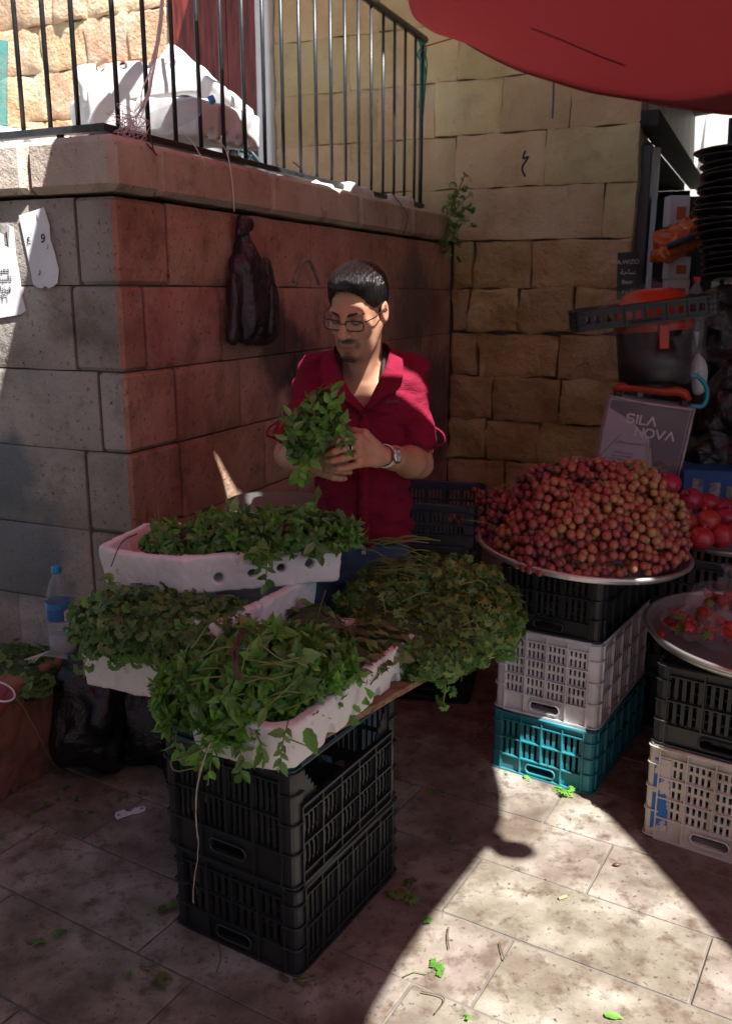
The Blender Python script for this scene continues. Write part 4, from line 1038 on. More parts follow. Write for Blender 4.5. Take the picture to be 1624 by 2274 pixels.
for p in pts:
    i = min(range(len(cent)), key=lambda k: (cent[k]-p).length)
    dd_ = (cent[i]-p).length; p = p + (p-V((0, 0, .02))).normalized()*.034*(1-min(1, (dd_/.085)**2)) - V((0, 0, .016 if dd_ > .062 else 0)); p.z = max(p.z, .016)

    r = RND.uniform(.0118, .0158); o = put('grape', gm, roots[i], Matrix.Translation(GT+p) @ Matrix.Rotation(RND.uniform(0, 3), 4, 'X') @ Matrix.Scale(r, 4))
    o.color = (bt[i], 0, 0, 1)
for i, c in enumerate(cent):
    if c.z > .12 or i % 3 == 0:
        for k in range(2):
            d = rv()*.03; stems(roots[i], [([GT+c+d*.3, GT+c+d+V((0, 0, .022)), GT+c+d*2.2+V((0, -.01, .024))], .0018)], M_stem)
for (x0, y0, x1, y1) in ((1215, 1085, 1290, 1110), (1240, 1110, 1270, 1030), (1290, 1100, 1340, 1065), (1330, 1075, 1375, 1100), (1250, 1040, 1310, 1020), (1400, 1060, 1440, 1040)):
    b = min(roots, key=lambda g: (g.location-at(x0, y0, 2.85)).length); stems(b, [([at(x0, y0, 2.80), at((x0+x1)/2, min(y0, y1)-6, 2.80), at(x1, y1, 2.82)], .0024)], M_stem)
# loose second heap inside the navy crate
for k in range(2):
    g = thing('grape_bunch', ['small bunch of grapes seen through the side slots of the navy crate', 'bunch of grapes showing above the rim of the navy crate'][k], 'grapes', (.50+.1*k, 3.72, .70+.06*k), 'grapes in the navy crate')
    for j in range(90):
        p = g.location + V((RND.uniform(-.14, .14), RND.uniform(-.12, .14), RND.uniform(.0, .05+.03*k))); o = put('grape', gm, g, Matrix.Translation(p) @ Matrix.Scale(.013, 4)); o.color = (.3, 0, 0, 1)
# pomegranates
PT = V((1.46, 3.36, .735)); round_tray('round metal tray of pomegranates behind the grapes', PT, .30, .018, (.0, .0))
M_pom = surf('pomegranate_skin', [(.3, (.28, .012, .02)), (.6, (.40, .03, .035)), (.8, (.42, .09, .06))], 9, .32, spec=.5, rand=.35, coord='object', cs=(2, 2, 2))
def pom():
    mb = MB(); pr = []
    for k in range(15):
        th = math.pi*k/14; r = math.sin(th); z = -math.cos(th)*.92; pr.append((max(r*(1+.02*math.sin(k*2)), .001), z))
    pr = pr[:-1] + [(.2, .90), (.17, 1.0), (.24, 1.22), (.20, 1.20), (.12, .98), (.001, .95)]
    mb.lathe(pr, 18); vs = []
    for (x, y, z) in mb.v:
        a = math.atan2(y, x); r = math.hypot(x, y)
        if z > 1.1: z += .12*math.cos(a*5); r *= 1+.15*math.cos(a*5)
        else: r *= 1+.025*math.cos(a*5+1)+.02*math.cos(a*3)
        vs.append((r*math.cos(a), r*math.sin(a), z))
    mb.v = vs; return mb.mesh('pomegranate', M_pom)
pm_ = pom()
for i, (x, y, Y, r) in enumerate(((1485, 1075, 3.28, .043), (1480, 1130, 3.2, .045), (1530, 1110, 3.3, .047), (1570, 1120, 3.3, .044), (1520, 1160, 3.15, .045), (1555, 1195, 3.08, .046), (1570, 1155, 3.15, .044), (1600, 1190, 3.12, .046), (1612, 1150, 3.22, .045), (1595, 1130, 3.3, .043), (1640, 1180, 3.15, .045), (1635, 1130, 3.3, .045), (1508, 1195, 3.1, .043))):
    o = newobj('pomegranate', pm_); o.location = at(x, y, Y); o.scale = (r, r, r); o.rotation_euler = (RND.uniform(-1, 1), RND.uniform(-1, 1), RND.uniform(0, 6))
    tag(o, ['bright red pomegranate at the very top of the heap beside the printed box'][0] if i == 0 else ['', 'pomegranate just below the topmost one, touching the grapes', 'darker pomegranate right of the top one', 'pomegranate in the upper middle of the heap', 'pomegranate in the middle beside the grapes', 'pomegranate at the front centre of the metal tray', 'glossy pomegranate in the middle of the heap', 'pomegranate at the front right of the metal tray', 'pomegranate in the right middle of the heap', 'pomegranate at the right back of the heap', 'pomegranate cut by the picture edge, low', 'pomegranate cut by the picture edge, high', 'pomegranate at the front left touching the grape tray'][i], 'pomegranate', 'pomegranates on the metal tray' if i else None)
# strawberries in clear bags
ST = V((1.235, 2.645, .600)); round_tray('round metal tray with bagged strawberries at the right edge', ST, .350, .026, (.04, .04))
M_straw = surf('strawberry_skin', [(.3, (.26, .008, .012)), (.7, (.40, .02, .02))], 30, .3, bump=(200, .5, .002), coord='object', cs=(.05, .05, .05))
sm = MB(); sm.lathe([(.001, -1.25), (.3, -1.05), (.62, -.55), (.86, 0), (.9, .35), (.7, .7), (.3, .82), (.001, .8)], 14); me_s = sm.mesh('berry', M_straw)
def calyx():
    mb = MB()
    for k in range(6):
        a = k*math.pi/3; d = V((math.cos(a), math.sin(a), 0)); q = V((-d.y, d.x, 0)); mb.add([V((0, 0, .85)), d*.5+q*.2+V((0, 0, .92)), d*1.0+V((0, 0, 1.0)), d*.5-q*.2+V((0, 0, .92))], [(0, 1, 2, 3)])
    return mb.mesh('calyx', M_mintf)
me_c = calyx(); M_film = film('clear_wrap', (.75, .72, .76), .07, .12)
_sn = Matrix.Rotation(.04, 3, 'X') @ Matrix.Rotation(.04, 3, 'Y') @ V((0, 0, 1)); _so = V((0, 0, EYE)); _sd = at(1466, 1418, 1)-_so
p_loose = _so+_sd*((ST-_so).dot(_sn)/_sd.dot(_sn)) + _sn*.014
def strawberry(label, p, s, group):
    o = newobj('strawberry', me_s); o.location = p; o.scale = (s, s, s); o.rotation_euler = (RND.uniform(1, 2.4), RND.uniform(-1, 1), RND.uniform(0, 6)); tag(o, label, 'strawberry', group); newobj('calyx', me_c, o)
strawberry('single strawberry lying loose on the left of the bare metal tray', p_loose, .017, None)
bags = [(at(1545, 1425, 2.66), (.10, .085, .06), 'clear bag of strawberries nearest the left of the tray'), (at(1600, 1375, 2.85), (.12, .09, .075), 'clear bag of strawberries at the back of the tray'), (at(1625, 1440, 2.58), (.11, .08, .06), 'clear bag of strawberries cut by the right picture edge')]
for i, (c, r, lab) in enumerate(bags):
    c = V((c.x, c.y, max(c.z, ST.z+.05)))
    S = SDF(c-V((.18, .16, .12)), c+V((.18, .16, .14)), .008); S.ell(c, r, k=.01); S.cap(c+V((-.02, 0, r[2]*.8)), c+V((.01, -.01, r[2]+.045)), .02, .028, .02); S.noise(.028, (26, 26, 26)); S.noise(.012, (55, 55, 55))
    o = S.top('plastic_bag', M_film, lab, 'plastic bag', 'bags of strawberries')
    for k in range(24): strawberry('strawberry inside the '+lab, c+V((RND.uniform(-.8, .8)*r[0], RND.uniform(-.8, .5)*r[1], RND.uniform(-.3, .7)*r[2])), RND.uniform(.016, .022), 'strawberries in the '+lab)
# ================================================================== THE SELLER
def skinmat():
    t = NT('skin'); a = t.n('Attribute', attribute_name='tint'); p = t.pos('world')
    base = t.mix(t.noise(p, 30, 4), (.38, .185, .11), (.50, .26, .165))
    sp_ = t.n('SeparateColor'); t.l(a.outputs['Color'], sp_.inputs[0])
    c = t.mix(sp_.outputs[0], base, (.06, .038, .03)); c = t.mix(sp_.outputs[1], c, (.36, .12, .10)); c = t.mix(sp_.outputs[2], c, (.22, .115, .075))
    t.set(c, .5, .4); t.b.inputs['Subsurface Weight'].default_value = .12; t.b.inputs['Subsurface Radius'].default_value = (.012, .004, .002); t.b.inputs['Subsurface Scale'].default_value = .5
    t.bump(t.noise(p, 260, 3), .2, .0008); return t.m
M_skin = skinmat()
M_shirt = surf('crimson_crinkled_cotton', [(.3, (.15, .005, .021)), (.7, (.225, .008, .034))], 9, .85, bump=[(170, .7, .003), (20, .9, .014)], spec=.2, cs=(1, 1, 2.2))
M_jeans = surf('blue_denim', [(.3, (.035, .065, .11)), (.7, (.07, .115, .17))], 25, .85, bump=(300, .5, .001))
M_hair = NT('black_hair'); _p = M_hair.pos('object', (330, 25, 25)); M_hair.set((.007, .005, .005), .30, .42); M_hair.bump(M_hair.noise(_p, 1.0, 3), 1.0, .012); M_hair = M_hair.m
M_brow = plain('eyebrow_hair', (.012, .008, .007), .7)
M_frame = plain('dark_spectacle_frame', (.02, .012, .012), .3, .6)
M_steel = plain('watch_steel', (.62, .60, .58), .25, .6, 1)
pe = thing('person', 'man in a crimson shirt and glasses looking down at the mint in his hands', 'person', (0, 2.72, 0))
HC = at(797, 693, 2.60); HC = V((-.022, 2.60, HC.z))        # head centre at ear level
yaw, pit = math.radians(24), math.radians(20)
hf = V((-math.sin(yaw)*math.cos(pit), -math.cos(yaw)*math.cos(pit), -math.sin(pit))); hs = V((0, 0, 1)).cross(hf).normalized(); hs = V((math.cos(yaw), -math.sin(yaw), 0)); hu = hs.cross(hf)*1
if hu.z < 0: hu = -hu
roll = math.radians(-3); hs, hu = hs*math.cos(roll)+hu*math.sin(roll), hu*math.cos(roll)-hs*math.sin(roll)
HR = [tuple(hs), tuple(hf), tuple(hu)]; SCL = 1.0
def h(s, f, u): return tuple(HC + hs*(s*SCL) + hf*(f*SCL) + hu*(u*SCL))
B = SDF((-.36, 2.22, .86), (.30, 2.90, 1.80), .0031)
HSX = 1.0
def he(c, r, k=.012, sub=False): B.ell(h(*c), r, HR, k, sub)
he((0, -.018, .050), (.073, .094, .080)); he((0, .028, -.022), (.0585, .066, .088), .03); he((0, .032, -.072), (.046, .055, .044), .03)
B.cap(h(-.010, .080, -.098), h(.010, .080, -.098), .018, k=.02)
for s_ in (-1, 1):
    he((s_*.043, .060, -.018), (.019, .022, .021), .018); B.cap(h(s_*.056, .0, -.03), h(s_*.036, .048, -.090), .017, .014, .022)     # cheek, jaw line
he((0, .079, .031), (.050, .018, .015), .02)
for s_ in (-1, 1): he((s_*.031, .101, .012), (.019, .017, .013), .010, True)
for s_ in (-1, 1): he((s_*.031, .078, .010), (.0150, .0140, .0125), .004)
B.cap(h(0, .091, .026), h(0, .114, -.023), .0082, .0122, .009)
B.cap(h(0, .100, -.028), h(0, .116, -.026), .010, .0105, .006)
for s_ in (-1, 1): he((s_*.0125, .099, -.029), (.0085, .011, .008), .006)
B.cap(h(-.018, .091, -.0615), h(.018, .091, -.0615), .0065, k=.006); B.cap(h(-.016, .090, -.073), h(.016, .090, -.073), .0075, k=.006)
B.cap(h(-.024, .1055, -.0672), h(.024, .1055, -.0672), .0032, k=.004, sub=True)
for s_ in (-1, 1):
    he((s_*.076, -.012, .002), (.009, .020, .033), .006); he((s_*.084, -.006, .004), (.006, .011, .02), .004, True)
NB = (-.012, 2.735, 1.455)                                    # base of the neck
B.cap(h(0, -.025, -.05), NB, .052, .060, .03)
B.cap((-.012, 2.665, 1.415), h(0, .0, -.085), .035, .04, .03)
# trunk just inside the shirt, shoulders, arms
B.tubez([(.90, -.015, 2.715, .135, .092), (1.10, -.015, 2.72, .133, .092), (1.30, -.012, 2.715, .145, .10), (1.40, -.012, 2.725, .13, .083), (1.45, -.012, 2.735, .09, .06)], .03)
SL, SR = (-.152, 2.735, 1.432), (.130, 2.735, 1.432)
EL, ER_ = tuple(at(640, 1008, 2.66)), tuple(at(930, 1030, 2.65))
WL, WR = tuple(at(690, 1032, 2.42)), tuple(at(852, 1012, 2.40))
B.cap(NB, SL, .038, .036, .03); B.cap(NB, SR, .038, .036, .03)
B.cap(SL, EL, .043, .038, .03); B.cap(SR, ER_, .043, .038, .03)
def mixp(a, b, t): return tuple(a[i]*(1-t)+b[i]*t for i in range(3))
B.chain([EL, mixp(EL, WL, .3), mixp(EL, WL, .75), WL], [.040, .044, .031, .026], .02)
B.chain([ER_, mixp(ER_, WR, .3), mixp(ER_, WR, .75), WR], [.040, .044, .031, .026], .02)
# his left hand (right in the picture): fingers reach left over the stems
def hand(palm0, palm1, pr, fingers, thumb):
    B.chain([palm0[0], palm1[0]], [pr, pr*.85], .012); B.chain([palm0[1], palm1[1]], [pr, pr*.8], .012); B.chain([palm0[0], palm0[1]], [pr, pr], .012); B.chain([palm1[0], palm1[1]], [pr*.85, pr*.8], .012)
    B.chain([mixp(palm0[0], palm0[1], .5), mixp(palm1[0], palm1[1], .5)], [pr*.95, pr*.85], .012)
    for f in fingers: B.chain(f, [.0098, .0092, .0086, .0074][:len(f)], .0035)
    B.chain(thumb, [.013, .0115, .0098, .0082][:len(thumb)], .006)
def pp(x, y, Y): return tuple(at(x, y, Y))
hand((pp(835, 993, 2.395), pp(835, 1024, 2.395)), (pp(793, 975, 2.345), pp(796, 1027, 2.35)), .0155,
     [[pp(795, 970, 2.345), pp(768, 972, 2.305), pp(748, 978, 2.305), pp(735, 985, 2.325)],
      [pp(793, 990, 2.338), pp(762, 996, 2.298), pp(741, 1003, 2.30), pp(728, 1008, 2.322)],
      [pp(793, 1010, 2.338), pp(760, 1018, 2.30), pp(739, 1023, 2.305), pp(727, 1024, 2.325)],
      [pp(797, 1030, 2.345), pp(770, 1038, 2.315), pp(752, 1040, 2.315), pp(742, 1039, 2.33)]],
     [pp(832, 985, 2.385), pp(810, 962, 2.37), pp(786, 957, 2.385), pp(768, 962, 2.40)])
# his right hand under the bunch, fingers curling up towards the viewer
hand((pp(690, 1018, 2.42), pp(694, 1044, 2.42)), (pp(716, 1014, 2.385), pp(720, 1048, 2.385)), .0155,
     [[pp(716, 1012, 2.385), pp(742, 1008, 2.355), pp(762, 1010, 2.35), pp(776, 1016, 2.36)],
      [pp(719, 1026, 2.378), pp(746, 1027, 2.345), pp(766, 1030, 2.345), pp(780, 1034, 2.36)],
      [pp(720, 1040, 2.378), pp(745, 1045, 2.345), pp(764, 1047, 2.345), pp(777, 1048, 2.36)],
      [pp(719, 1052, 2.385), pp(740, 1060, 2.355), pp(755, 1062, 2.355), pp(765, 1062, 2.365)]],
     [pp(692, 1012, 2.40), pp(700, 992, 2.365), pp(712, 978, 2.345), pp(724, 968, 2.34)])
body = B.build('body', M_skin, pe, smooth_it=1)
P = B.P; q = P - np.array(HC); s_ = q @ np.array(hs); f_ = q @ np.array(hf); u_ = q @ np.array(hu)
def blob(cs, cf, cu, rs, rf, ru, soft=.35):
    d = np.sqrt(((s_-cs)/rs)**2+((f_-cf)/rf)**2+((u_-cu)/ru)**2); return np.clip((1+soft-d)/(2*soft), 0, 1)**.8
beard = np.maximum.reduce([blob(0, .1, -.0485, .032, .05, .0085)*1.0, blob(-.028, .095, -.062, .007, .05, .014)*.75, blob(.028, .095, -.062, .007, .05, .014)*.75, blob(0, .09, -.103, .030, .06, .017)*1.0, blob(0, .1, -.083, .011, .05, .007)*.8,
                          (blob(0, .045, -.085, .075, .075, .045, .5)*.36), blob(-.062, .02, -.05, .02, .05, .05, .6)*.34, blob(.062, .02, -.05, .02, .05, .05, .6)*.34])
lips = np.maximum(blob(0, .1, -.0615, .022, .05, .0055), blob(0, .1, -.073, .020, .05, .0075))*.75
lips = np.where(np.abs(u_+.0672) < .0022, 0, lips); darkl = np.where((np.abs(u_+.0672) < .0026) & (np.abs(s_) < .023) & (f_ > .07), 1.0, 0)
eyes = np.maximum(blob(-.031, .09, .012, .022, .03, .014), blob(.031, .09, .012, .022, .03, .014))*.55
beard = np.maximum(beard, darkl*.5)
col = np.stack([beard, lips, np.maximum(eyes, darkl), np.ones(len(P))], 1).astype(np.float32)
body.data.attributes.new('tint', 'FLOAT_COLOR', 'POINT').data.foreach_set('color', col.ravel())
# hair
Hh = SDF(HC+V((-.16, -.16, -.12)), HC+V((.16, .18, .20)), .003)
Hh.ell(h(0, -.016, .052), (.083, .105, .089), HR, .01); Hh.ell(h(0, .040, .101), (.056, .055, .030), HR, .03)
Xh, Yh, Zh = np.meshgrid(*Hh.ax, indexing='ij'); qs = [(Xh-HC.x)*HR[i][0]+(Yh-HC.y)*HR[i][1]+(Zh-HC.z)*HR[i][2] for i in range(3)]
u0 = qs[2]+.012; fd = (np.sqrt((qs[0]/.0615)**2+(u0/.094)**2)-1)*.07; fd = np.maximum(fd, -(qs[1]-.010))      # the open face
low = qs[2]+.030-np.clip((qs[1]+.01)*-.5, -.03, .04)
Hh.f = np.maximum(Hh.f, np.maximum(-fd, -low)); Hh.f = np.maximum(Hh.f, -np.maximum(.004-qs[1], qs[2]-.022)); Hh.f += (.011*np.exp(-np.maximum(fd, 0)/.012)*(qs[2] > .02)).astype(np.float32)
Hh.f += (.0007*np.sin(qs[0]*640+1.5*np.sin(qs[1]*30))*(qs[2] > .03)).astype(np.float32)
Hh.build('hair', M_hair, pe)
for sg in (-1, 1):
    mb = MB(); mb.tube([h(sg*x, f, u) for x, f, u in ((.009, .0945, .024), (.022, .0945, .0305), (.036, .089, .0325), (.052, .073, .027))], [.0036, .0046, .0040, .0018], 6); mb.build('eyebrow', M_brow, pe)
    mb = MB(); mb.tube([h(sg*x, f, u) for x, f, u in ((.018, .0875, .004), (.027, .0925, .000), (.036, .0905, .000), (.045, .082, .004))], .0016, 5); mb.build('eyelash', M_brow, pe)
# glasses: narrow rectangular rims low on the nose
gl = MB()
def rim(sg):
    pts = []
    for k in range(21):
        a = 2*math.pi*k/20; cx_ = (abs(math.cos(a))**.5)*(1 if math.cos(a) >= 0 else -1); sz = (abs(math.sin(a))**.6)*(1 if math.sin(a) >= 0 else -1)
        x = sg*(.0335+.0265*cx_*sg*sg); pts.append(V(h(sg*.0335+.0255*cx_, .1075-.10*abs(sg*.0335+.0255*cx_)**1.35*3.2, .002+.0145*sz)))
    return pts
for sg in (-1, 1): gl.tube(rim(sg), .0021, 5, False)
gl.tube([h(-.0085, .1065, .006), h(0, .1115, .009), h(.0085, .1065, .006)], .0016, 5)
for sg in (-1, 1): gl.tube([h(sg*.060, .090, .010), h(sg*.078, .06, .014), h(sg*.083, .0, .016), h(sg*.081, -.02, .004)], .0017, 5)
gob = gl.build('glasses', M_frame, pe)
for sg in (-1, 1):
    mb = MB(); r_ = rim(sg)[:-1]; mb.add(r_+[sum(r_, V((0, 0, 0)))/len(r_)], [(i, (i+1) % 20, 20) for i in range(20)], True); mb.build('lens', film('spectacle_lens', (.9, .9, .9), .05, .05), gob)
# shirt: body and rolled sleeves, open V at the neck
S = SDF((-.38, 2.44, .88), (.34, 2.95, 1.56), .0045)
S.tubez([(.918, -.010, 2.715, .150, .112), (1.00, -.010, 2.72, .149, .11), (1.12, -.010, 2.72, .146, .108), (1.24, -.010, 2.715, .152, .110), (1.34, -.010, 2.715, .160, .112), (1.42, -.012, 2.728, .142, .090), (1.475, -.012, 2.735, .080, .07)], .03)
S.cap(NB, SL, .052, .052, .035); S.cap(NB, SR, .052, .052, .035)
cl, cr = mixp(SL, EL, .82), mixp(SR, ER_, .80)
S.cap(SL, cl, .052, .050, .02); S.cap(SR, cr, .052, .051, .02)
for a_, b_ in ((SL, EL), (SR, ER_)):                           # rolled cuffs
    S.cap(mixp(a_, b_, .60), mixp(a_, b_, .80), .0565, .0560, .003)
    d_ = (V(b_)-V(a_)).normalized(); e_ = V(mixp(a_, b_, .84)); S.cap(tuple(e_), tuple(e_+d_*.05), .051, .051, .001, True)
Xs, Ys, Zs = np.meshgrid(*S.ax, indexing='ij')
S.f += ((.0065*vnoise(Xs*15+Zs*9, Ys*15, Zs*22-Xs*15) + .0050*vnoise(Xs*30+Zs*26, Ys*26, Zs*36-Xs*20)) + .0030*np.sin(Zs*70+Xs*40+6*vnoise(Xs*8, Ys*8, Zs*8))*np.clip((.14-np.abs(Xs+.01))*-20+1, 0, 1)).astype(np.float32)
def keep(c):
    v = (c[:, 1] < 2.715) & (c[:, 2] > 1.335) & (np.abs(c[:, 0]+.006) < np.minimum((c[:, 2]-1.338)*.95, .074))
    nk = (c[:, 2] > 1.468) & (np.hypot(c[:, 0]+.012, c[:, 1]-2.735) < .085)
    return ~(v | nk)
sh = S.build('shirt', M_shirt, pe, keep=keep, smooth_it=1); solid(sh, .003, 0)
def strip(name, inner, outer, mat, par, th=.004, n=24):
    mb = MB(); mb.grid(lambda u, v: catm(inner, u)*(1-v)+catm(outer, u)*v + V((0, 0, .003*math.sin(u*17)*v)), n, 4); o = mb.build(name, mat, par); solid(o, th); return o
xa = -.012
for sg in (-1, 1):
    inn = [V((xa+.006+sg*.004, 2.592, 1.335)), V((xa+sg*.036, 2.592, 1.39)), V((xa+sg*.062, 2.615, 1.44)), V((xa+sg*.080, 2.665, 1.490)), V((xa+sg*.073, 2.745, 1.512)), V((xa+sg*.03, 2.80, 1.515)), V((xa, 2.81, 1.515))]
    out = [V((xa+.006+sg*.012, 2.588, 1.325)), V((xa+sg*.066, 2.580, 1.372)), V((xa+sg*.112, 2.590, 1.405)), V((xa+sg*.118, 2.655, 1.468)), V((xa+sg*.098, 2.765, 1.475)), V((xa+sg*.04, 2.838, 1.474)), V((xa, 2.845, 1.474))]
    strip('collar', inn, out, M_shirt, sh)
mb = MB(); mb.grid(lambda u, v: V((xa+.006+(u-.5)*.030, 2.6005-.0045+(.006 if v > .85 else 0)-.004*math.sin(v*2.6), .925+v*.41)), 2, 20); pk = mb.build('placket', M_shirt, sh); solid(pk, .003)
for z in (1.315, 1.185, 1.075, .985):
    mb = MB(); mb.lathe([(.0001, .002), (.004, .002), (.0052, .0), (.004, -.002)], 12, (xa+.004, 2.5945-.004*math.sin((z-.925)/.41*2.6), z), Matrix.Rotation(math.pi/2, 3, 'X')); mb.build('button', plain('dark_button', (.03, .01, .015), .3), sh)
for sg, a_, b_ in ((-1, SL, EL), (1, SR, ER_)):               # button loops at the rolled sleeves
    p0 = V(mixp(a_, b_, .60))+V((sg*.057, -.01, 0)); p1 = V(mixp(a_, b_, .80))+V((sg*.057, -.01, 0)); mb = MB()
    mb.tube([catm([p0, p0*.6+p1*.4+V((sg*.022, -.01, .004)), p0*.2+p1*.8+V((sg*.024, -.01, 0)), p1], i/12) for i in range(13)], .0035, 6); mb.build('sleeve_loop', M_shirt, sh)
def text(name, s, size, mat, parent, M, ext=.0004, align='CENTER', shear=0):
    cu = bpy.data.curves.new(name, 'FONT'); cu.body = s; cu.size = size; cu.extrude = ext; cu.align_x = align; cu.align_y = 'CENTER'; cu.shear = shear
    o = bpy.data.objects.new(name, cu); COL.objects.link(o); bpy.context.view_layer.update()
    me = bpy.data.meshes.new_from_object(o.evaluated_get(bpy.context.evaluated_depsgraph_get())); bpy.data.objects.remove(o)
    me.name = name; me.materials.clear(); me.materials.append(mat); return put(name, me, parent, M)
def facing(p, n, roll=0):             # text lying on a surface with outward normal n
    n = V(n).normalized(); x = UP.cross(n).normalized(); y = n.cross(x); M = Matrix.Identity(4)
    for r in range(3): M[r][0] = x[r]; M[r][1] = y[r]; M[r][2] = n[r]; M[r][3] = p[r]
    return M @ Matrix.Rotation(roll, 4, 'Z')
pk_ = at(872, 891, 2.588); text('chest_logo', 'QUARC', .013, plain('grey_thread', (.06, .03, .035), .6), sh, facing(pk_, (.2, -1, 0)), shear=.2)
# black vest straps at the neck
for sg in (-1, 1):
    mb = MB(); mb.tube([V((xa+sg*.057, 2.628, 1.39)), V((xa+sg*.062, 2.645, 1.44)), V((xa+sg*.066, 2.70, 1.49))], .006, 6); mb.build('vest_strap', plain('black_cotton', (.012, .012, .013), .8), pe)
# watch and ring
d_ = (V(WR)-V(ER_)).normalized(); wc = V(mixp(ER_, WR, .97)); Mq = d_.to_track_quat('Z', 'Y').to_matrix()
mb = MB(); mb.lathe([(.0300, -.011), (.0325, -.010), (.0325, .010), (.0300, .011)], 28, wc, Mq); wt = mb.build('watch', plain('white_watch_strap', (.6, .58, .55), .4), pe)
fn = (V((0, 0, EYE))-wc).normalized(); fn = (fn - d_*fn.dot(d_)).normalized(); fn = (fn + V((0, 0, .25))).normalized(); Mf = fn.to_track_quat('Z', 'Y').to_matrix(); fc = wc+fn*.031
mb = MB(); mb.lathe([(.0001, .0), (.018, .0), (.021, .003), (.021, .009), (.0185, .0105), (.0165, .0095)], 28, fc, Mf); mb.build('watch_case', M_steel, wt)
mb = MB(); mb.lathe([(.0165, .0096), (.0001, .0098)], 28, fc, Mf); mb.build('watch_face', plain('pale_dial', (.5, .48, .46), .35), wt)
mb = MB(); 
for a in (.6, 2.4): mb.box(fc+Mf @ V((math.cos(a)*.005, math.sin(a)*.005, .0103)), (.012, .0016, .0006), Mf @ Matrix.Rotation(a, 3, 'Z'))
mb.build('watch_hand', M_brow, wt)
a_, b_ = V(pp(793, 990, 2.338)), V(pp(762, 996, 2.298)); rc = a_*.45+b_*.55; Mr = (b_-a_).to_track_quat('Z', 'Y').to_matrix()
mb = MB(); mb.lathe([(.0098, -.004), (.0112, -.003), (.0112, .003), (.0098, .004)], 20, rc, Mr); rg_ = mb.build('ring', M_steel, pe)
mb = MB(); mb.box(rc+V((0, -.0115, .002)), (.011, .004, .012), None, .0015); mb.build('ring_stone', plain('black_stone', (.01, .01, .012), .15), rg_)
# trousers and shoes
T = SDF((-.22, 2.55, .02), (.20, 2.88, 1.02), .007)
T.tubez([(.80, -.012, 2.72, .150, .105), (.90, -.012, 2.72, .143, .100), (1.0, -.012, 2.72, .138, .095)], .02)
for sg in (-1, 1): T.chain([(xa-.02+sg*.07, 2.72, .82), (xa-.06+sg*.068, 2.72, .45), (xa-.085+sg*.075, 2.76, .06)], [.085, .06, .052], .03)
T.noise(.006, (14, 14, 20)); tr_ = T.build('trousers', M_jeans, pe)
mb = MB(); mb.box((xa+.005, 2.612, .905), (.013, .003, .022)); mb.build('fly_tag', plain('pale_tag', (.5, .42, .36), .6), tr_)
for sg in (-1, 1):
    xq = xa-.09; Q = SDF((xq+sg*.1-.07, 2.46, -.01), (xq+sg*.1+.07, 2.86, .14), .008); Q.cap((xq+sg*.08, 2.78, .045), (xq+sg*.09, 2.60, .035), .045, .038, .01); Q.cap((xq+sg*.078, 2.78, .05), (xq+sg*.076, 2.765, .10), .045, .045, .02); Q.build('shoe', M_frame, pe)
# the bunch he holds: a thing of its own
hb = thing('mint_bunch', 'loose bunch of bright mint held in the hands of the man', 'herbs', tuple(at(705, 1010, 2.36)), 'bunches of mint')
hblobs = [(tuple(at(700, 945, 2.35)), (.070, .055, .075)), (tuple(at(725, 905, 2.37)), (.045, .045, .06)), (tuple(at(670, 985, 2.34)), (.045, .045, .055))]
heap(hb, 'mint', [(M_mint, 3), (M_mintf, 2)], hblobs, 260, (.026, .048), lambda p: V((p.x+.12, -.4, (p.z-1.30)*3+.1)), .3, .8, corek=.6, rosette=.12)
for (x0, y0, x1, y1, n) in ((720, 930, 742, 862, 6), (700, 930, 690, 885, 5), (670, 1000, 662, 1068, 7), (660, 980, 645, 920, 5), (735, 940, 768, 985, 5), (750, 925, 775, 970, 5), (690, 1010, 682, 1058, 4), (650, 960, 630, 990, 4), (760, 960, 770, 1005, 3)):
    a = at(x0, y0, 2.31); b = at(x1, y1, 2.30); sprig(hb, 'mint', RND.choice((M_mint, M_mintf)), [a, (a+b)/2+V((0, -.015, .004)), b], n, (.036, .056))
stems(hb, [([at(700+k*9, 990, 2.33), at(715+k*7, 1025, 2.36), at(700+k*13, 1055+(k % 3)*6, 2.35)], .0018) for k in range(7)])
# ================================================================== TERRACE CLUTTER
def onface(s, z, d=0, e=E1, n=N1): return K + e*s + n*d + UP*z
def pxface(x, y, e=E1, n=N1, d=0):                             # picture point onto a terrace wall face
    t = 1136.5-y; D = V((x-812, F0*CP+t*SP, -F0*SP+t*CP)); O = V((0, 0, EYE)); k = (K+n*d-O).dot(n)/D.dot(n); return O+D*k
def tilted(S, name, mat, lab, cat, M, group=None):             # rigidly place a field-built mesh
    P, Fq = S.verts(); me = npmesh(name, P, Fq, mat); o = newobj(name, me, None, M); return tag(o, lab, cat, group)
def boxtray(L, W, H, wall=.03, vx=.008, holes=True):
    S = SDF((-L/2-.03, -W/2-.03, -.02), (L/2+.03, W/2+.03, H+.03), vx); X, Y, Z = np.meshgrid(*S.ax, indexing='ij')
    def bx(l, w, a, b, r): 
        q = [np.abs(X)-l/2+r, np.abs(Y)-w/2+r, np.abs(Z-(a+b)/2)-(b-a)/2+r]; return np.sqrt(sum(np.maximum(i, 0)**2 for i in q))+np.minimum(np.maximum.reduce(q), 0)-r
    S.f = np.maximum(bx(L, W, 0, H, .02), -bx(L-2*wall, W-2*wall, wall, H+.3, .02)).astype(np.float32)
    if holes:
        for k in (-.3, -.1, .1, .3): S.cap((k*L, -W/2-.03, .02), (k*L, -W/2+.05, .02), .02, k=.005, sub=True); S.cap((k*L, W/2+.03, .02), (k*L, W/2-.05, .02), .02, k=.005, sub=True)
    S.noise(.006, (18, 18, 18)); return S
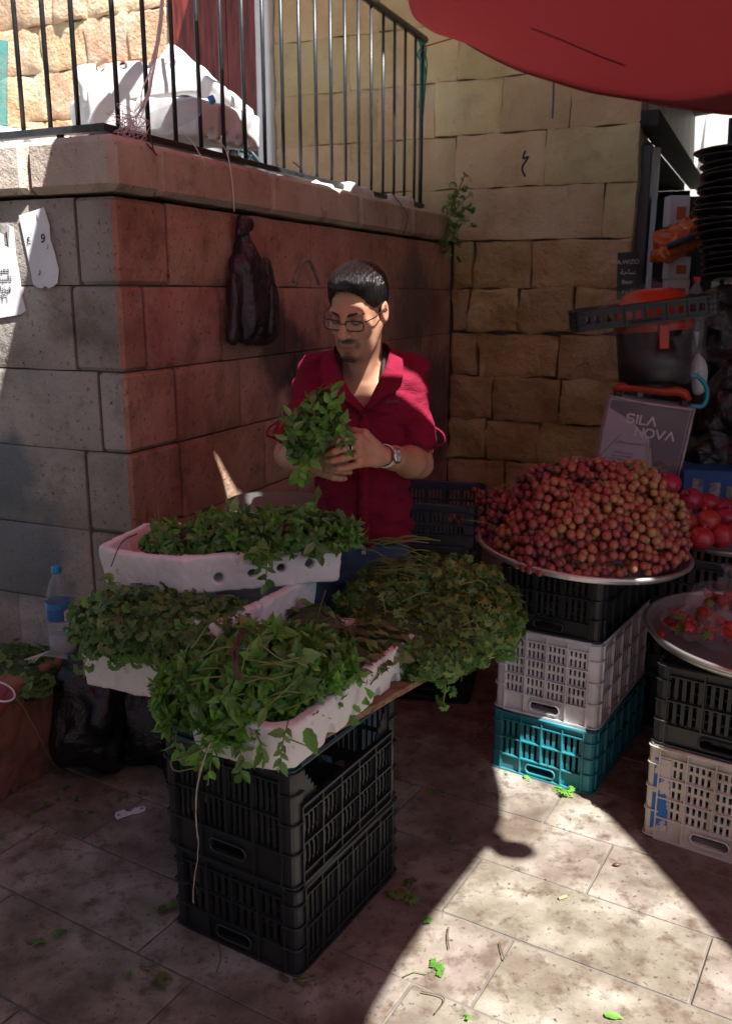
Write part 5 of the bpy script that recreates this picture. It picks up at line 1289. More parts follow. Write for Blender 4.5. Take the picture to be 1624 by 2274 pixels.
def pose(p, rx, ry, rz): return Matrix.Translation(p) @ Matrix.Rotation(rz, 4, 'Z') @ Matrix.Rotation(ry, 4, 'Y') @ Matrix.Rotation(rx, 4, 'X')
M_foamw = surf('clean_white_foam', [(.3, (.56, .55, .55)), (.7, (.64, .63, .63))], 3, .8, bump=[(120, .3, .002), (20, .3, .008)], dirt=(14, .66, .76, (.5, .42, .33)))
g_ = 'discarded foam boxes on the terrace'
tilted(boxtray(.52, .36, .16), 'foam_box', M_foamw, 'white foam box lying upside down at the bottom of the terrace pile', 'foam box', pose(at(305, 262, 4.0)+V((0, .1, .09)), math.pi, 0, .5), g_)
tilted(boxtray(.46, .34, .15), 'foam_box', M_foamw, 'white foam box resting tilted on top of the terrace pile', 'foam box', pose(at(285, 185, 3.95)+V((0, .12, .06)), math.pi-.12, -.14, .25), g_)
tilted(boxtray(.46, .34, .13, holes=False), 'foam_box', M_foamw, 'white foam box leaning steeply against the terrace pile with its open side to the door', 'foam box', pose(at(415, 225, 4.25)+V((0, .1, -.03)), -1.15, .62, .35), g_)
tilted(boxtray(.42, .34, .14), 'foam_box', M_foamw, 'pinkish shaded foam box right behind the rail beside the blue capped bottle', 'foam box', pose(at(425, 330, 3.95)+V((.02, .05, .03)), .1, 0, 1.1), g_)
tilted(boxtray(.5, .3, .08), 'foam_box', M_foamw, 'low white foam lid behind the left rail bars', 'foam box', pose(at(60, 318, 3.9)+V((-.1, .2, -.01)), 0, .1, .2), g_)
for (x, y, Y, lab, rz, sz) in ((640, 385, 4.55, 'flat white foam sheet behind the rail under the door post', .9, (.4, .26, .05)), (760, 405, 5.0, 'flat white foam piece behind the middle of the red side rail', 1.2, (.36, .24, .07)), (860, 420, 5.5, 'flat white foam piece behind the far end of the rail', 1.0, (.3, .2, .08)), (580, 372, 4.3, 'thin white foam scrap beside the small black crate', 1.3, (.2, .14, .04))):
    p = at(x, y, Y); p.z = 2.127; tilted(boxtray(*sz, wall=.02, holes=False), 'foam_box', M_foamw, lab, 'foam box', pose(p, RND.uniform(-.06, .06), RND.uniform(-.05, .05), rz), g_)
def bottle(label, p, H, r, water, capcol, Mrot=None, group=None, labelband=True):
    t = thing('plastic_bottle', label, 'bottle', p, group)
    if Mrot: t.matrix_basis = Matrix.Translation(p) @ Mrot
    pr = [(.0001, .004), (r*.8, 0), (r*.97, .012), (r, .03), (r*.96, H*.16), (r, H*.2), (r, H*.30), (r*.97, H*.40), (r, H*.44), (r, H*.60), (r*.97, H*.62), (r*.86, H*.70), (r*.55, H*.84), (r*.30, H*.90), (r*.29, H*.93)]
    mb = MB(); mb.lathe(pr, 24); mb.build('bottle_body', M_pet, t, local=True)
    mb = MB(); mb.lathe([(.0001, H*.93), (r*.34, H*.93), (r*.36, H*.935), (r*.36, H*.985), (r*.33, H), (.0001, H)], 20); mb.build('cap', plain('bottle_cap_blue', capcol, .4), t, local=True)
    if water:
        mb = MB(); mb.lathe([(.0001, .007), (r*.78, .005), (r*.94, .016), (r*.95, H*.2), (.0001, H*.2)], 20); mb.build('water', film('still_water', (.35, .4, .42), .35), t, local=True)
    if labelband:
        mb = MB(); mb.lathe([(r*1.015, H*.40), (r*1.02, H*.41), (r*1.02, H*.60), (r*1.015, H*.61)], 24); lb = mb.build('label_band', plain('blue_bottle_label', (.03, .17, .42), .5), t, local=True)
        mb = MB()
        for k in range(6): mb.lathe([(r*1.03, H*(.415+k*.022)), (r*1.033, H*(.42+k*.022)), (r*1.03, H*(.425+k*.022))], 24)
        mb.build('stripe', plain('dark_blue_print', (.01, .05, .25), .5), lb, local=True)
        mb = MB(); a0, a1 = -.95, -.15
        mb.grid(lambda u, v: V((r*1.028*math.cos(a0+(a1-a0)*u), r*1.028*math.sin(a0+(a1-a0)*u), H*(.41+.16*v*(.7+.3*u)))), 8, 4); mb.build('white_print', plain('white_print', (.6, .62, .65), .5), lb, local=True)
    return t
M_pet = film('clear_pet', (.45, .55, .6), .16, .06, 1.0)
bottle('clear plastic bottle with a bright blue cap lying at the rail corner of the terrace', at(312, 290, 3.55)+V((0, .0, .0)), .30, .042, False, (.02, .25, .65), Matrix.Rotation(1.15, 4, V((-.25, .95, 0))), None, False)
# cardboard box, glass pane, small dark crate, plastic strips
cb_ = at(205, 275, 4.1); cb_.z = 2.13; mb = MB(); 
for sx, sy, w_, d_ in ((-.09, 0, .008, .22), (.09, 0, .008, .22), (0, -.11, .18, .008), (0, .11, .18, .008)): mb.box(cb_+V((sx, sy, .08)), (w_, d_, .16 if sy >= 0 else .10))
bxo = mb.top('cardboard_box', surf('printed_carton', [(.45, (.62, .6, .55)), (.5, (.35, .2, .1)), (.62, (.65, .45, .03))], 6, .8), 'small open carton with a yellow print behind the rail', 'carton')
mb = MB(); a = at(-20, 270, 4.0); mb.box(a+V((.03, 0, .13)), (.10, .012, .36), Matrix.Rotation(.1, 3, 'Y')); mb.top('glass_pane', film('green_glass', (.08, .3, .28), .7), 'piece of green glass pane standing on the terrace at the left picture edge', 'glass pane')
sc_ = crate('crate', 'small slotted dark grey crate lying tilted on the terrace by the red door', (at(520, 330, 4.3).x, 4.3), 1.0, .36, .26, 2.20, .12, plastic('slate_plastic', (.05, .075, .085), (.1, .1, .1)), None, rows=1, ngs=3, ngl=5, per=3, tilt=(.25, .55))
M_shred = film('white_plastic_strip', (.85, .83, .82), .75, .4, .3)
def strips(name, label, sets, mat, r=.003, cat='plastic strip', group=None):
    mb = MB()
    for pts in sets: mb.tube([catm(pts, i/14) for i in range(15)], r, 5)
    return mb.top(name, mat, label, cat, group)
def jit(p, s): return V(p)+V((RND.uniform(-s, s), RND.uniform(-s, s), RND.uniform(-s, s)))
c0 = rp(.2, 2.6)
strips('plastic_strip', 'long twisted white plastic strip hanging down at the rail corner', [[at(358+k, -10, 3.3), jit(at(352, 80, 3.3), .006), jit(at(338, 150, 3.28), .008), jit(at(325, 205, 3.26), .012), jit(at(308, 250, 3.25), .02)] for k in range(7)], M_shred, .0028)
strips('plastic_strip', 'tangled pink white fibres snagged on the rail corner', [[jit(at(290, 275, 3.2), .03), jit(at(270, 265, 3.2), .05), jit(at(300, 290, 3.19), .05), jit(at(285, 300, 3.2), .04)] for k in range(22)], surf('pink_fibre', [(.3, (.6, .45, .45)), (.7, (.75, .66, .66))], 40, .7), .0012)
g_ = 'threads tied to the rail'
for (pts, lab, mat) in (([(330, 290), (340, 330), (325, 318), (350, 345)], 'dark wire loop at the rail corner bottom', 'd'), ([(460, 300), (500, 330), (515, 400), (520, 470)], 'thin cord running from the rail down to the black bag', 'p'), ([(650, 360), (665, 372), (672, 392), (655, 385)], 'blue thread knotted on the bottom rail', 'b'), ([(870, 430), (890, 455), (905, 480), (895, 520)], 'dark cord hanging over the far cap stones', 'd'), ([(400, 290), (430, 320), (455, 365)], 'loose pale thread behind the rail', 'p'), ([(962, 240), (950, 200), (940, 300), (935, 350)], 'white thread hanging at the end of the railing', 'p')):
    sets = [[pxface(x, y, d=.045) if y > 250 and x < 930 else rp(3.05, 2.2)+V((0, 0, 0)) if False else at(x, y, 5.9) if x > 930 else pxface(x, y, d=.045) for x, y in pts]]
    strips('thread', lab, sets, {'d': M_black_iron, 'p': M_shred, 'b': plain('blue_thread', (.04, .1, .35), .7)}[mat], .0022, 'thread', g_)
M_green = surf('green_shreds', [(.3, (.01, .16, .11)), (.7, (.03, .30, .2))], 40, .6)
strips('green_cord', 'shredded green plastic cord knotted round the railing end post', [[jit(rp(3.06, 3.12), .03), jit(rp(3.07, 3.05), .035), jit(rp(3.08, 2.98), .03), jit(rp(3.07, 2.75-.2*RND.random()), .02)] for k in range(9)], M_green, .004, 'cord')

# ================================================================== THINGS ON THE WALLS
def bagmat(name, a, b, rough=.26): return surf(name, [(.3, a), (.7, b)], 8, rough, bump=[(14, .8, .03), (34, .35, .008)], spec=.6)
M_bbag = bagmat('black_bin_liner', (.005, .004, .006), (.012, .009, .012)); M_pbag = bagmat('purple_black_plastic', (.016, .011, .017), (.034, .022, .032), .22)
bc = pxface(552, 640, d=.05); tp = pxface(535, 480, d=.03); u_ = (pxface(600, 640)-pxface(500, 640)).normalized()
S = SDF(bc-V((.22, .22, .36)), bc+V((.22, .22, .36)), .006)
def fp_(x, y, d): return tuple(pxface(x, y, d=d))
S.cap(fp_(530, 485, .035), fp_(540, 540, .045), .018, .03, .02); S.cap(fp_(545, 500, .04), fp_(530, 515, .05), .03, .02, .02); S.ell(fp_(545, 590, .05), (.05, .06, .07), k=.05); S.cap(fp_(520, 740, .05), fp_(530, 590, .05), .035, .03, .05); S.cap(fp_(595, 735, .055), fp_(585, 590, .05), .045, .03, .05); S.ell(fp_(555, 700, .055), (.06, .07, .10), k=.05); S.cap(fp_(512, 755, .05), fp_(520, 620, .05), .02, .018, .03)
BR = [tuple(E1), tuple(N1), (0, 0, 1)]; S.ell(fp_(560, 660, .05), (.105, .05, .17), BR, k=.05); S.ell(fp_(572, 700, .05), (.10, .05, .12), BR, k=.03); S.noise(.014, (30, 30, 6)); S.noise(.005, (60, 60, 14))
S.top('plastic_bag', M_pbag, 'black plastic bag tied to a cord and hanging on the red lit wall', 'plastic bag')
M_paper = surf('torn_white_paper', [(.3, (.62, .62, .64)), (.7, (.72, .72, .74))], 12, .85, dirt=(22, .64, .72, (.3, .28, .25)))
M_ink = plain('black_print_ink', (.02, .02, .025), .8)
def poster(label, pts, d=.004):
    t = thing('paper_poster', label, 'poster', pxface(pts[0][0], pts[0][1], E2, N2, .008), 'torn paper posters'); mb = MB(); mb.poly([pxface(x, y, E2, N2, .010) for x, y in pts][::-1], N2, .0015); mb.build('sheet', M_paper, t); return t
p1 = poster('torn white poster strip on the grey wall, half in the sun', [(42, 478), (98, 460), (104, 480), (110, 500), (112, 530), (121, 560), (131, 600), (128, 628), (118, 636), (108, 640), (100, 634), (94, 640), (84, 638), (74, 632), (68, 600), (60, 560), (50, 515)])
p2 = poster('larger torn poster with printed lines at the left picture edge', [(-40, 500), (8, 520), (10, 545), (20, 550), (22, 500), (14, 498), (30, 505), (35, 560), (45, 620), (50, 660), (58, 690), (46, 698), (0, 706), (-40, 708)])
def facepx(x, y): return facing(pxface(x, y, E2, N2, .0125), N2)
for (s, x, y, z, p) in (('\u0621', 64, 528, .05, p1), ('\u0648', 95, 520, .05, p1), ('\u0627', 83, 485, .03, p1), ('\u0631', 88, 600, .03, p1), ('\u0632', 106, 545, .02, p1), ('\ufee3\ufee4\ufef4\ufeb0'[::-1], 8, 598, .027, p2), ('\ufe97\ufe84\ufeb3\ufef4\ufeb2'[::-1], 6, 618, .027, p2), ('\ufed3\ufef4\ufeb0\ufbfe\ufe8e\u0621'[::-1], 10, 641, .027, p2), ('\u0667\u0662\u0666', 6, 662, .03, p2)):
    text('print', s, z, M_ink, p, facepx(x, y))
mb = MB(); ar = [pxface(652+ (i/12)*56, 655-80*math.sin(math.pi*min(1, i/12*.78+.12))+0, d=.003) for i in range(13)]
mb.tube(ar, .009, 5); o = mb.top('painted_mark', surf('faded_spray_paint', [(.35, (.22, .16, .15)), (.7, (.34, .29, .28))], 20, .9), 'faded grey spray painted arch on the red lit wall', 'graffiti'); 
# plant growing out of the wall joint
wp = thing('wall_plant', 'small green plant growing from the joint at the far end of the cap stones', 'plant', K+E1*3.2+UP*2.1); its = []
for (x0, y0, x1, y1) in ((1000, 470, 1030, 390), (1000, 480, 1045, 430), (1000, 490, 985, 545), (1005, 500, 1020, 550), (1000, 470, 1010, 420), (1000, 500, 1040, 490), (1000, 510, 970, 540)):
    a = at(x0, y0, 5.85); b = at(x1, y1, 5.80); mb = MB(); mb.tube([catm([a, (a+b)/2+V((0, -.03, .01)), b], i/6) for i in range(7)], .004, 5); mb.build('stem', M_stem, wp)
    for k in range(14):
        p = a*(1-k/14)+b*(k/14)+rv()*.03; its.append((frame(p, rv()+V((0, 0, -.3)), V((0, -1, .4))+rv()*.5, RND.uniform(.035, .06)), RND.choice((M_pars, M_cor))))
scatter(wp, 'coriander', its, 300)
strips('thread', 'dark blue string snagged on the pale stone wall', [[at(1165, 335, 5.72), at(1160, 352, 5.70), at(1172, 348, 5.70), at(1158, 372, 5.71), at(1165, 392, 5.72)] for k in range(3)], plain('navy_string', (.02, .03, .1), .8), .006, 'thread', 'strings on the pale wall')
strips('thread', 'straight blue string hanging down from under the awning edge', [[at(1228, 180, 5.6), at(1227, 225, 5.62), at(1225, 263, 5.64)]], plain('blue_string', (.06, .09, .18), .8), .006, 'thread', 'strings on the pale wall')

# ================================================================== PLANTER, BOTTLE, BAGS AT THE LEFT
M_brick = surf('old_red_plaster', [(.3, (.20, .085, .05)), (.7, (.30, .14, .085))], 7, .9, bump=[(60, .6, .004), (9, .6, .02)], dirt=[(6, .55, .75, (.07, .045, .035))])
pl_ = thing('planter', 'low masonry planter with a worn reddish rim at the left edge', 'planter', (-1.3, 2.9, 0))
pe1 = V((.42, .907, 0)).normalized(); pn = V((pe1.y, -pe1.x, 0)); po = V((-1.28, 2.58, 0))
S = SDF((-2.1, 2.3, -.03), (-.85, 3.5, .45), .013); X, Y, Z = np.meshgrid(*S.ax, indexing='ij'); du = (X-po.x)*pe1.x+(Y-po.y)*pe1.y; dn = (X-po.x)*pn.x+(Y-po.y)*pn.y
out_ = np.maximum.reduce([dn-.01*np.sin(Z*7), -du, du-.62, -dn-.8, Z-.375, -Z-.01]); inn_ = np.maximum.reduce([dn+.075, -du+.06, -Z+.29]); S.f = np.maximum(out_, -inn_).astype(np.float32)
rim_ = np.maximum.reduce([dn-.016, -du-.012, du-.62, -dn-.09, Z-.395, .335-Z]); S.f = np.minimum(S.f, rim_).astype(np.float32); S.noise(.010, (14, 14, 14)); S.noise(.006, (45, 45, 45))
S.build('basin', M_brick, pl_, smooth_it=1)
tr = thing('herb_trimmings', 'dark green herb trimmings heaped in the planter', 'herbs', (-1.25, 2.85, .36))
heap(tr, 'coriander', [(M_pars, 2), (M_cor, 4)], [((-1.30, 2.98, .36), (.22, .16, .10)), ((-1.18, 2.93, .35), (.12, .16, .06)), ((-1.45, 2.85, .34), (.2, .2, .09))], 420, (.035, .06), lambda p: V((1, -.4, .1)), .3, .6)
stems(tr, [([at(55+k*8, 1465, 2.8), at(90+k*6, 1455-k*3, 2.85), at(150, 1462-k*2, 2.9)], .002) for k in range(4)], M_shred)
bottle('clear water bottle with a blue label standing on the planter rim', at(141, 1447, 2.83), .300, .044, True, (.02, .28, .60))
mb = MB(); mb.tube([catm([at(0, 1525, 2.5), at(45, 1560, 2.55), at(80, 1620, 2.6), at(110, 1680, 2.68), at(140, 1720, 2.78)], i/16) for i in range(17)], .0012, 4); mb.top('thread', surf('dim_string', [(.3, (.2, .13, .1)), (.7, (.3, .2, .15))], 30, .9), 'thin brown string trailing over the front of the planter', 'thread')
cp = thing('cup', 'white rimmed cup cut by the left picture edge', 'cup', at(-35, 1590, 2.3)-V((0, 0, .04))); mb = MB(); mb.lathe([(.03, -.02), (.034, .0), (.046, .085), (.044, .084), (.032, .002), (.0001, .0)], 24, at(-30, 1590, 2.3), Matrix.Rotation(.5, 3, 'Y')); mb.build('cup_body', plain('red_brown_glaze', (.2, .04, .04), .3), cp); mb = MB(); mb.tube([at(-30, 1590, 2.3)+Matrix.Rotation(.5, 3, 'Y') @ V((.0455*math.cos(a*math.pi/12), .0455*math.sin(a*math.pi/12), .086)) for a in range(25)], .003, 5, False); mb.build('rim', M_white_paint, cp)
for (c, r, lab, tie) in ((V((-1.01, 2.98, .20)), (.14, .15, .21), 'shiny black rubbish bag slumped beside the planter', .30), (V((-.78, 3.02, .15)), (.12, .12, .17), 'smaller black rubbish bag behind the crate stack', .2), (V((-.62, 2.86, .13)), (.10, .10, .15), 'black rubbish bag with bluish sheen right next to the black crates', .2)):
    S = SDF(c-V((.24, .24, .24)), c+V((.24, .24, .42)), .009); S.ell(c, r, k=.02); S.ell(c+V((.03, -.03, -.05)), (r[0]*1.05, r[1]*1.02, r[2]*.7), k=.04); S.cap(c+V((0, 0, r[2]*.8)), c+V((.01, 0, r[2]*.8+.09)), .05, .03, .05)
    S.noise(.040, (9, 9, 8)); S.noise(.016, (26, 26, 12)); S.f = np.maximum(S.f, (-S.ax[2]+.004)[None, None, :]).astype(np.float32)
    S.top('rubbish_bag', M_bbag, lab, 'rubbish bag', 'rubbish bags')

# metal weighing pan behind the top tray
sp0 = at(615, 1132, 2.92); t = thing('weighing_scale', 'flat metal weighing scale with a shiny pan behind the topmost tray', 'scale', sp0-V((0, 0, .10)))
mb = MB(); mb.lathe([(.0001, .0), (.13, .0), (.165, .012), (.172, .014), (.172, .018), (.16, .016), (.125, .004), (.0001, .004)], 48, sp0+V((0, 0, .012))); mb.build('pan', surf('scratched_steel', [(.3, (.55, .55, .56)), (.7, (.7, .7, .71))], 20, .28, metal=.9), t)
mb = MB(); mb.box(sp0-V((0, 0, .045)), (.24, .22, .09), None, .01); mb.build('scale_base', plain('grey_housing', (.25, .25, .26), .5), t)
for k in range(4): crate('crate', ['lowest', 'second', 'third', 'uppermost'][k]+' black crate of the stack under the weighing scale', (sp0.x+.03, sp0.y-.2), A1, .42, .36, k*.2235, .222, M_blackp, 'crates under the weighing scale', rows=2, per=3, slotw=.5)

# ================================================================== GOODS BY THE SHOP
M_box = surf('printed_carton_purple', [(.35, (.36, .30, .34)), (.65, (.46, .39, .44))], 2, .6)
bp = at(1424, 985, 3.86); R3 = Matrix.Rotation(-.16, 4, 'Z') @ Matrix.Rotation(.13, 4, 'Y') @ Matrix.Rotation(.08, 4, 'X')
MBX = Matrix.Translation(bp) @ R3
t = thing('printed_box', 'purple grey printed carton standing tilted behind the grapes', 'box', bp); 
def part(parent, name, mat, fn): mb = MB(); fn(mb); me = mb.mesh(name, mat); return put(name, me, parent, MBX)
part(t, 'carton', M_box, lambda m: m.box((0, .06, -.03), (.345, .12, .42), None, .004))
part(t, 'dark_print', surf('dark_print', [(.3, (.10, .08, .10)), (.7, (.16, .13, .15))], 6, .5), lambda m: m.add([(-.165, -.0012, .172), (.166, -.0012, .172), (.166, -.0012, -.23), (.10, -.0012, -.23), (.03, -.0012, .02), (-.06, -.0012, .09), (-.165, -.0012, .135)], [tuple(range(7))[::-1]]))
M_wp = plain('white_lettering', (.62, .58, .6), .6)
MT = MBX @ Matrix.Rotation(math.pi/2, 4, 'X')
def stroke_text(parent, words, h_, x0, z0):                    # geometric capitals drawn with strokes
    G = {'S': [[(1, .9), (.8, 1), (.2, 1), (0, .85), (0, .65), (.2, .52), (.8, .48), (1, .35), (1, .15), (.8, 0), (.2, 0), (0, .1)]], 'I': [[(.5, 0), (.5, 1)]], 'L': [[(0, 1), (0, 0), (1, 0)]], 'A': [[(0, 0), (.5, 1), (1, 0)]],
         'N': [[(0, 0), (0, 1), (1, 0), (1, 1)]], 'O': [[(.5+.52*math.cos(a*math.pi/8), .5+.5*math.sin(a*math.pi/8)) for a in range(17)]], 'V': [[(0, 1), (.5, 0), (1, 1)]]}
    for i, c in enumerate(words):
        wd = {'I': .22, 'L': .62, 'S': .8, 'A': .95, 'N': .85, 'O': 1.0, 'V': .95}[c]*h_; mb = MB()
        for st in G[c]:
            q = [(x0+(x if c != 'I' else .5)*wd*1, z0+z*h_) for x, z in st]
            for (ax_, az), (bx_, bz) in zip(q, q[1:]):
                L_ = math.hypot(bx_-ax_, bz-az); an = math.atan2(bz-az, bx_-ax_); mb.box(((ax_+bx_)/2, -.0030-.0001*q.index((ax_, az)), (az+bz)/2), (L_+h_*.12, .0014, h_*.21), Matrix.Rotation(-an, 3, 'Y'))
        put('letter', mb.mesh('letter', M_wp), parent, MBX); x0 += wd+h_*.26
stroke_text(t, 'SILA', .036, -.085, .085); stroke_text(t, 'NOVA', .036, -.038, .032)
def arab(k): return ''.join(RND.choice('\ufeee\ufe8e\ufeb0\ufee8\ufed4\ufeb3\ufee3\ufef4\ufe91\ufed7\ufee0') if RND.random() > .16 else ' ' for _ in range(k))
for (x, z, k, s) in ((-.03, -.005, 26, .016), (-.07, -.05, 20, .012), (-.07, -.066, 20, .012), (-.085, -.082, 28, .012), (-.085, -.098, 24, .012), (-.06, -.114, 14, .012), (-.05, -.128, 10, .012), (-.06, -.155, 18, .012), (-.06, -.170, 14, .012)):
    text('small_print', arab(k), s, plain('dark_small_print', (.12, .09, .11), .7), t, MT @ Matrix.Translation((x, z, .0016)))
part(t, 'picture_print', plain('dim_red_print', (.12, .03, .035), .6), lambda m: (m.add([(.09, -.0026, -.06), (.12, -.0026, -.075), (.12, -.0026, -.09), (.065, -.0026, -.09), (.065, -.0026, -.075)], [(4, 3, 2, 1, 0)]), m.add([(.085, -.0026, -.1), (.10, -.0026, -.1), (.11, -.0026, -.2), (.06, -.0026, -.2)], [(3, 2, 1, 0)])))
t2 = thing('clear_sleeve', 'clear plastic sleeve pulled over the purple grey printed carton', 'plastic sleeve', bp)
def sleeve(m):
    for (a, b) in (((-.178, -.006), (.178, -.006)), ((.178, -.006), (.178, .124))):
        m.grid(lambda u, v: V((a[0]*(1-u)+b[0]*u+.004*math.sin(v*9), a[1]*(1-u)+b[1]*u-.004*abs(math.sin(u*3.1))-.003*math.sin(v*7+u*5), -.24+.428*v+.006*math.sin(u*8))), 10, 12)
part(t2, 'film', M_film, sleeve); part(t2, 'folded_edge', film('milky_edge', (.6, .55, .58), .55, .4), lambda m: (m.tube([(-.178, -.008, .188), (-.06, -.012, .178), (.08, -.012, .176), (.178, -.008, .182)], .004, 5), m.tube([(.178, -.006, .182), (.180, -.006, -.05), (.178, -.006, -.24)], .006, 5)))
M_orange = surf('orange_red_plastic', [(.3, (.42, .035, .012)), (.7, (.52, .06, .02))], 4, .38)
t = thing('carry_handle', 'orange red carrying handle sticking out above the printed carton', 'handle bar', at(1440, 870, 3.88))
def handle(m):
    m.tube([(-.155, .05, .200), (-.135, .05, .222), (-.09, .05, .228), (.05, .05, .230), (.10, .05, .240), (.135, .05, .232), (.16, .05, .205)], [.016, .02, .021, .021, .022, .021, .014], 10)
part(t, 'grip', M_orange, handle)
part(t, 'end_clip', M_blackp, lambda m: (m.box((.14, .05, .193), (.03, .05, .03), None, .004), m.box((-.14, .05, .193), (.03, .05, .03), None, .004)))
# wet vacuum drum in a clear bag
vp = at(1450, 745, 3.95); t = thing('vacuum_cleaner', 'red and black drum vacuum cleaner standing above the printed carton', 'vacuum cleaner', vp-V((0, 0, .2)))
Mv = Matrix.Rotation(-.07, 3, 'Y') @ Matrix.Rotation(-.05, 3, 'X'); 
mb = MB(); mb.lathe([(.0001, -.20), (.140, -.20), (.150, -.185), (.158, .02), (.0001, .02)], 36, vp, Mv); mb.build('drum', surf('black_drum', [(.3, (.012, .012, .013)), (.7, (.025, .024, .024))], 8, .4), t)
mb = MB(); mb.lathe([(.162, .018), (.166, .02), (.166, .066), (.160, .070), (.156, .074), (.150, .13), (.125, .175), (.08, .195), (.0001, .20)], 36, vp, Mv); mb.build('lid', M_orange, t)
mb = MB(); mb.box(vp+Mv @ V((-.01, -.166, -.005)), (.042, .016, .10), Mv, .004); mb.build('latch', M_orange, t)
mb = MB(); mb.tube([vp+Mv @ V((.1625*math.cos(a*math.pi/18), .1625*math.sin(a*math.pi/18), .072)) for a in range(37)], .0035, 5, False); mb.build('seam', M_beam, t)
S = SDF(vp-V((.30, .26, .28)), vp+V((.30, .26, .32)), .012); S.ell(vp+V((0, 0, -.03)), (.195, .185, .20), k=.03); S.ell(vp+V((-.10, -.02, .08)), (.15, .12, .12), k=.05); S.ell(vp+V((.06, -.02, .10)), (.12, .13, .13), k=.05); S.ell(vp+V((.11, -.04, -.10)), (.09, .1, .08), k=.05); S.noise(.05, (9, 9, 9)); S.noise(.02, (26, 26, 26))
S.top('clear_bag', film('cloudy_bag', (.5, .48, .52), .085, .2), 'cloudy clear plastic bag wrapped round the red drum vacuum cleaner', 'plastic bag')
crate('crate', 'shallow black crate turned upside down across the top of the bagged vacuum cleaner', (at(1575, 650, 3.75).x+.02, 3.68), math.pi/2-.15, .34, .56, 1.575, .085, M_blackp, None, rows=1, ngs=6, ngl=3, per=2, tilt=(-.13, 0))
# small black notice, orange bags, white cartons, black dishes, poster, blue things
qn = RO + E1*.05 + N1*.01; nb = at(1392, 612, 5.32); t = thing('notice_board', 'small black notice with white lines of writing by the shop post', 'sign', nb); Mn = facing(nb, (-.1, -1, 0), .04)
mb = MB(); mb.box((0, 0, -.006), (.115, .26, .012), None, .003); put('board', mb.mesh('board', plain('black_board', (.015, .015, .016), .5)), t, Mn)
for (s, z, k) in (('A.WIZO', .075, .034), ('\ufe94\ufea3\ufe8e\ufeb3', .02, .04), ('Beer', -.035, .034), ('\ufe93\ufeaa\ufe92\ufedb', -.09, .034)): text('writing', s, k, M_wp, t, Mn @ Matrix.Translation((0, z, .002)))
M_obag = film('orange_wrapper', (.62, .13, .015), .9, .25, .8)
for (x, y, r, lab) in ((1530, 520, (.20, .10, .075), 'glossy orange wrapped pack hanging in the shop opening'), (1500, 555, (.13, .10, .05), 'lower orange wrapped pack below the glossy one')):
    c = at(x, y, 5.0); S = SDF(c-V((.3, .2, .18)), c+V((.3, .2, .18)), .01); S.ell(c, r, ((.96, 0, .26), (0, 1, 0), (-.26, 0, .96)), k=.02); S.noise(.03, (16, 16, 22)); S.noise(.012, (50, 50, 50)); S.top('wrapped_pack', M_obag, lab, 'pack', 'orange packs in the shop')
mb = MB(); mb.tube([at(1480, 548, 4.88), at(1530, 528, 4.86), at(1590, 512, 4.86)], .018, 8); mb.top('blue_strap', plain('dark_blue_strap', (.01, .03, .07), .5), 'dark blue strap across the orange packs', 'strap')
M_card = surf('grey_white_carton', [(.3, (.4, .4, .42)), (.7, (.5, .5, .5))], 4, .7)
for i, (x, y, w_, h_, lab) in enumerate(((1500, 470, .11, .16, 'upper small white carton with an orange print in the dark shop'), (1500, 595, .12, .12, 'middle small white carton in the dark shop'), (1498, 645, .12, .12, 'lowest small white carton in the dark shop'))):
    c = at(x, y, 5.15); t = thing('carton', lab, 'carton', c-V((0, 0, h_/2)), 'small cartons in the shop'); mb = MB(); mb.box(c, (w_, .1, h_), None, .004); mb.build('carton_body', M_card, t); mb = MB(); mb.box(c+V((.01, -.052, -.01)), (w_*.45, .003, h_*.4)); mb.build('print', plain('orange_print', (.35, .08, .02), .6), t)
ORD = 'uppermost second third fourth fifth sixth seventh eighth ninth tenth eleventh twelfth thirteenth fourteenth fifteenth sixteenth seventeenth eighteenth lowest'.split()
ds = MB(); ds.lathe([(.0001, .0), (.10, .0), (.155, .012), (.165, .02), (.163, .024), (.15, .017), (.095, .006), (.0001, .006)], 36); ds = ds.mesh('dish', plain('glossy_black_plastic', (.012, .012, .013), .22, .6))
for k in range(19):
    o = newobj('dish', ds); p = at(1622, 345+k*15.3, 4.55); o.location = p+V((RND.uniform(-.008, .008)+.02*math.sin(k*.5), 0, 0)); o.rotation_euler = (-.10+RND.uniform(-.05, .05), RND.uniform(-.06, .06), 0); tag(o, f'{ORD[k]} glossy black dish from the top of the hanging column at the right edge', 'dish', 'black dishes in the hanging column')
mb = MB(); mb.tube([at(1622, 262, 4.66), at(1600, 640, 4.66)], .012, 6); mb.top('hanging_pole', M_black_iron, 'dark pole behind the column of black dishes', 'pole')
pq = at(1632, 662, 4.9); t = thing('paper_poster', 'pale green poster with red print at the right picture edge', 'poster', pq); Mp = facing(pq, (-.15, -1, 0))
mb = MB(); mb.box((0, 0, -.003), (.26, .30, .006)); put('sheet', mb.mesh('sheet', surf('pale_green_print', [(.4, (.34, .40, .33)), (.6, (.42, .42, .30))], 4, .6)), t, Mp)
text('red_writing', 'LIVE', .085, plain('red_print', (.36, .05, .04), .6), t, Mp @ Matrix.Translation((.015, .07, .002)), shear=.25)
mb = MB(); mb.box((.01, -.035, .0015), (.17, .10, .002)); put('red_panel', mb.mesh('red_panel', plain('red_panel_print', (.4, .09, .08), .6)), t, Mp)
mb = MB()
for k in range(3): mb.box((.01-.01*k, -.01-.027*k, .0035), (.12, .014, .001))
put('white_lines', mb.mesh('white_lines', M_wp), t, Mp)
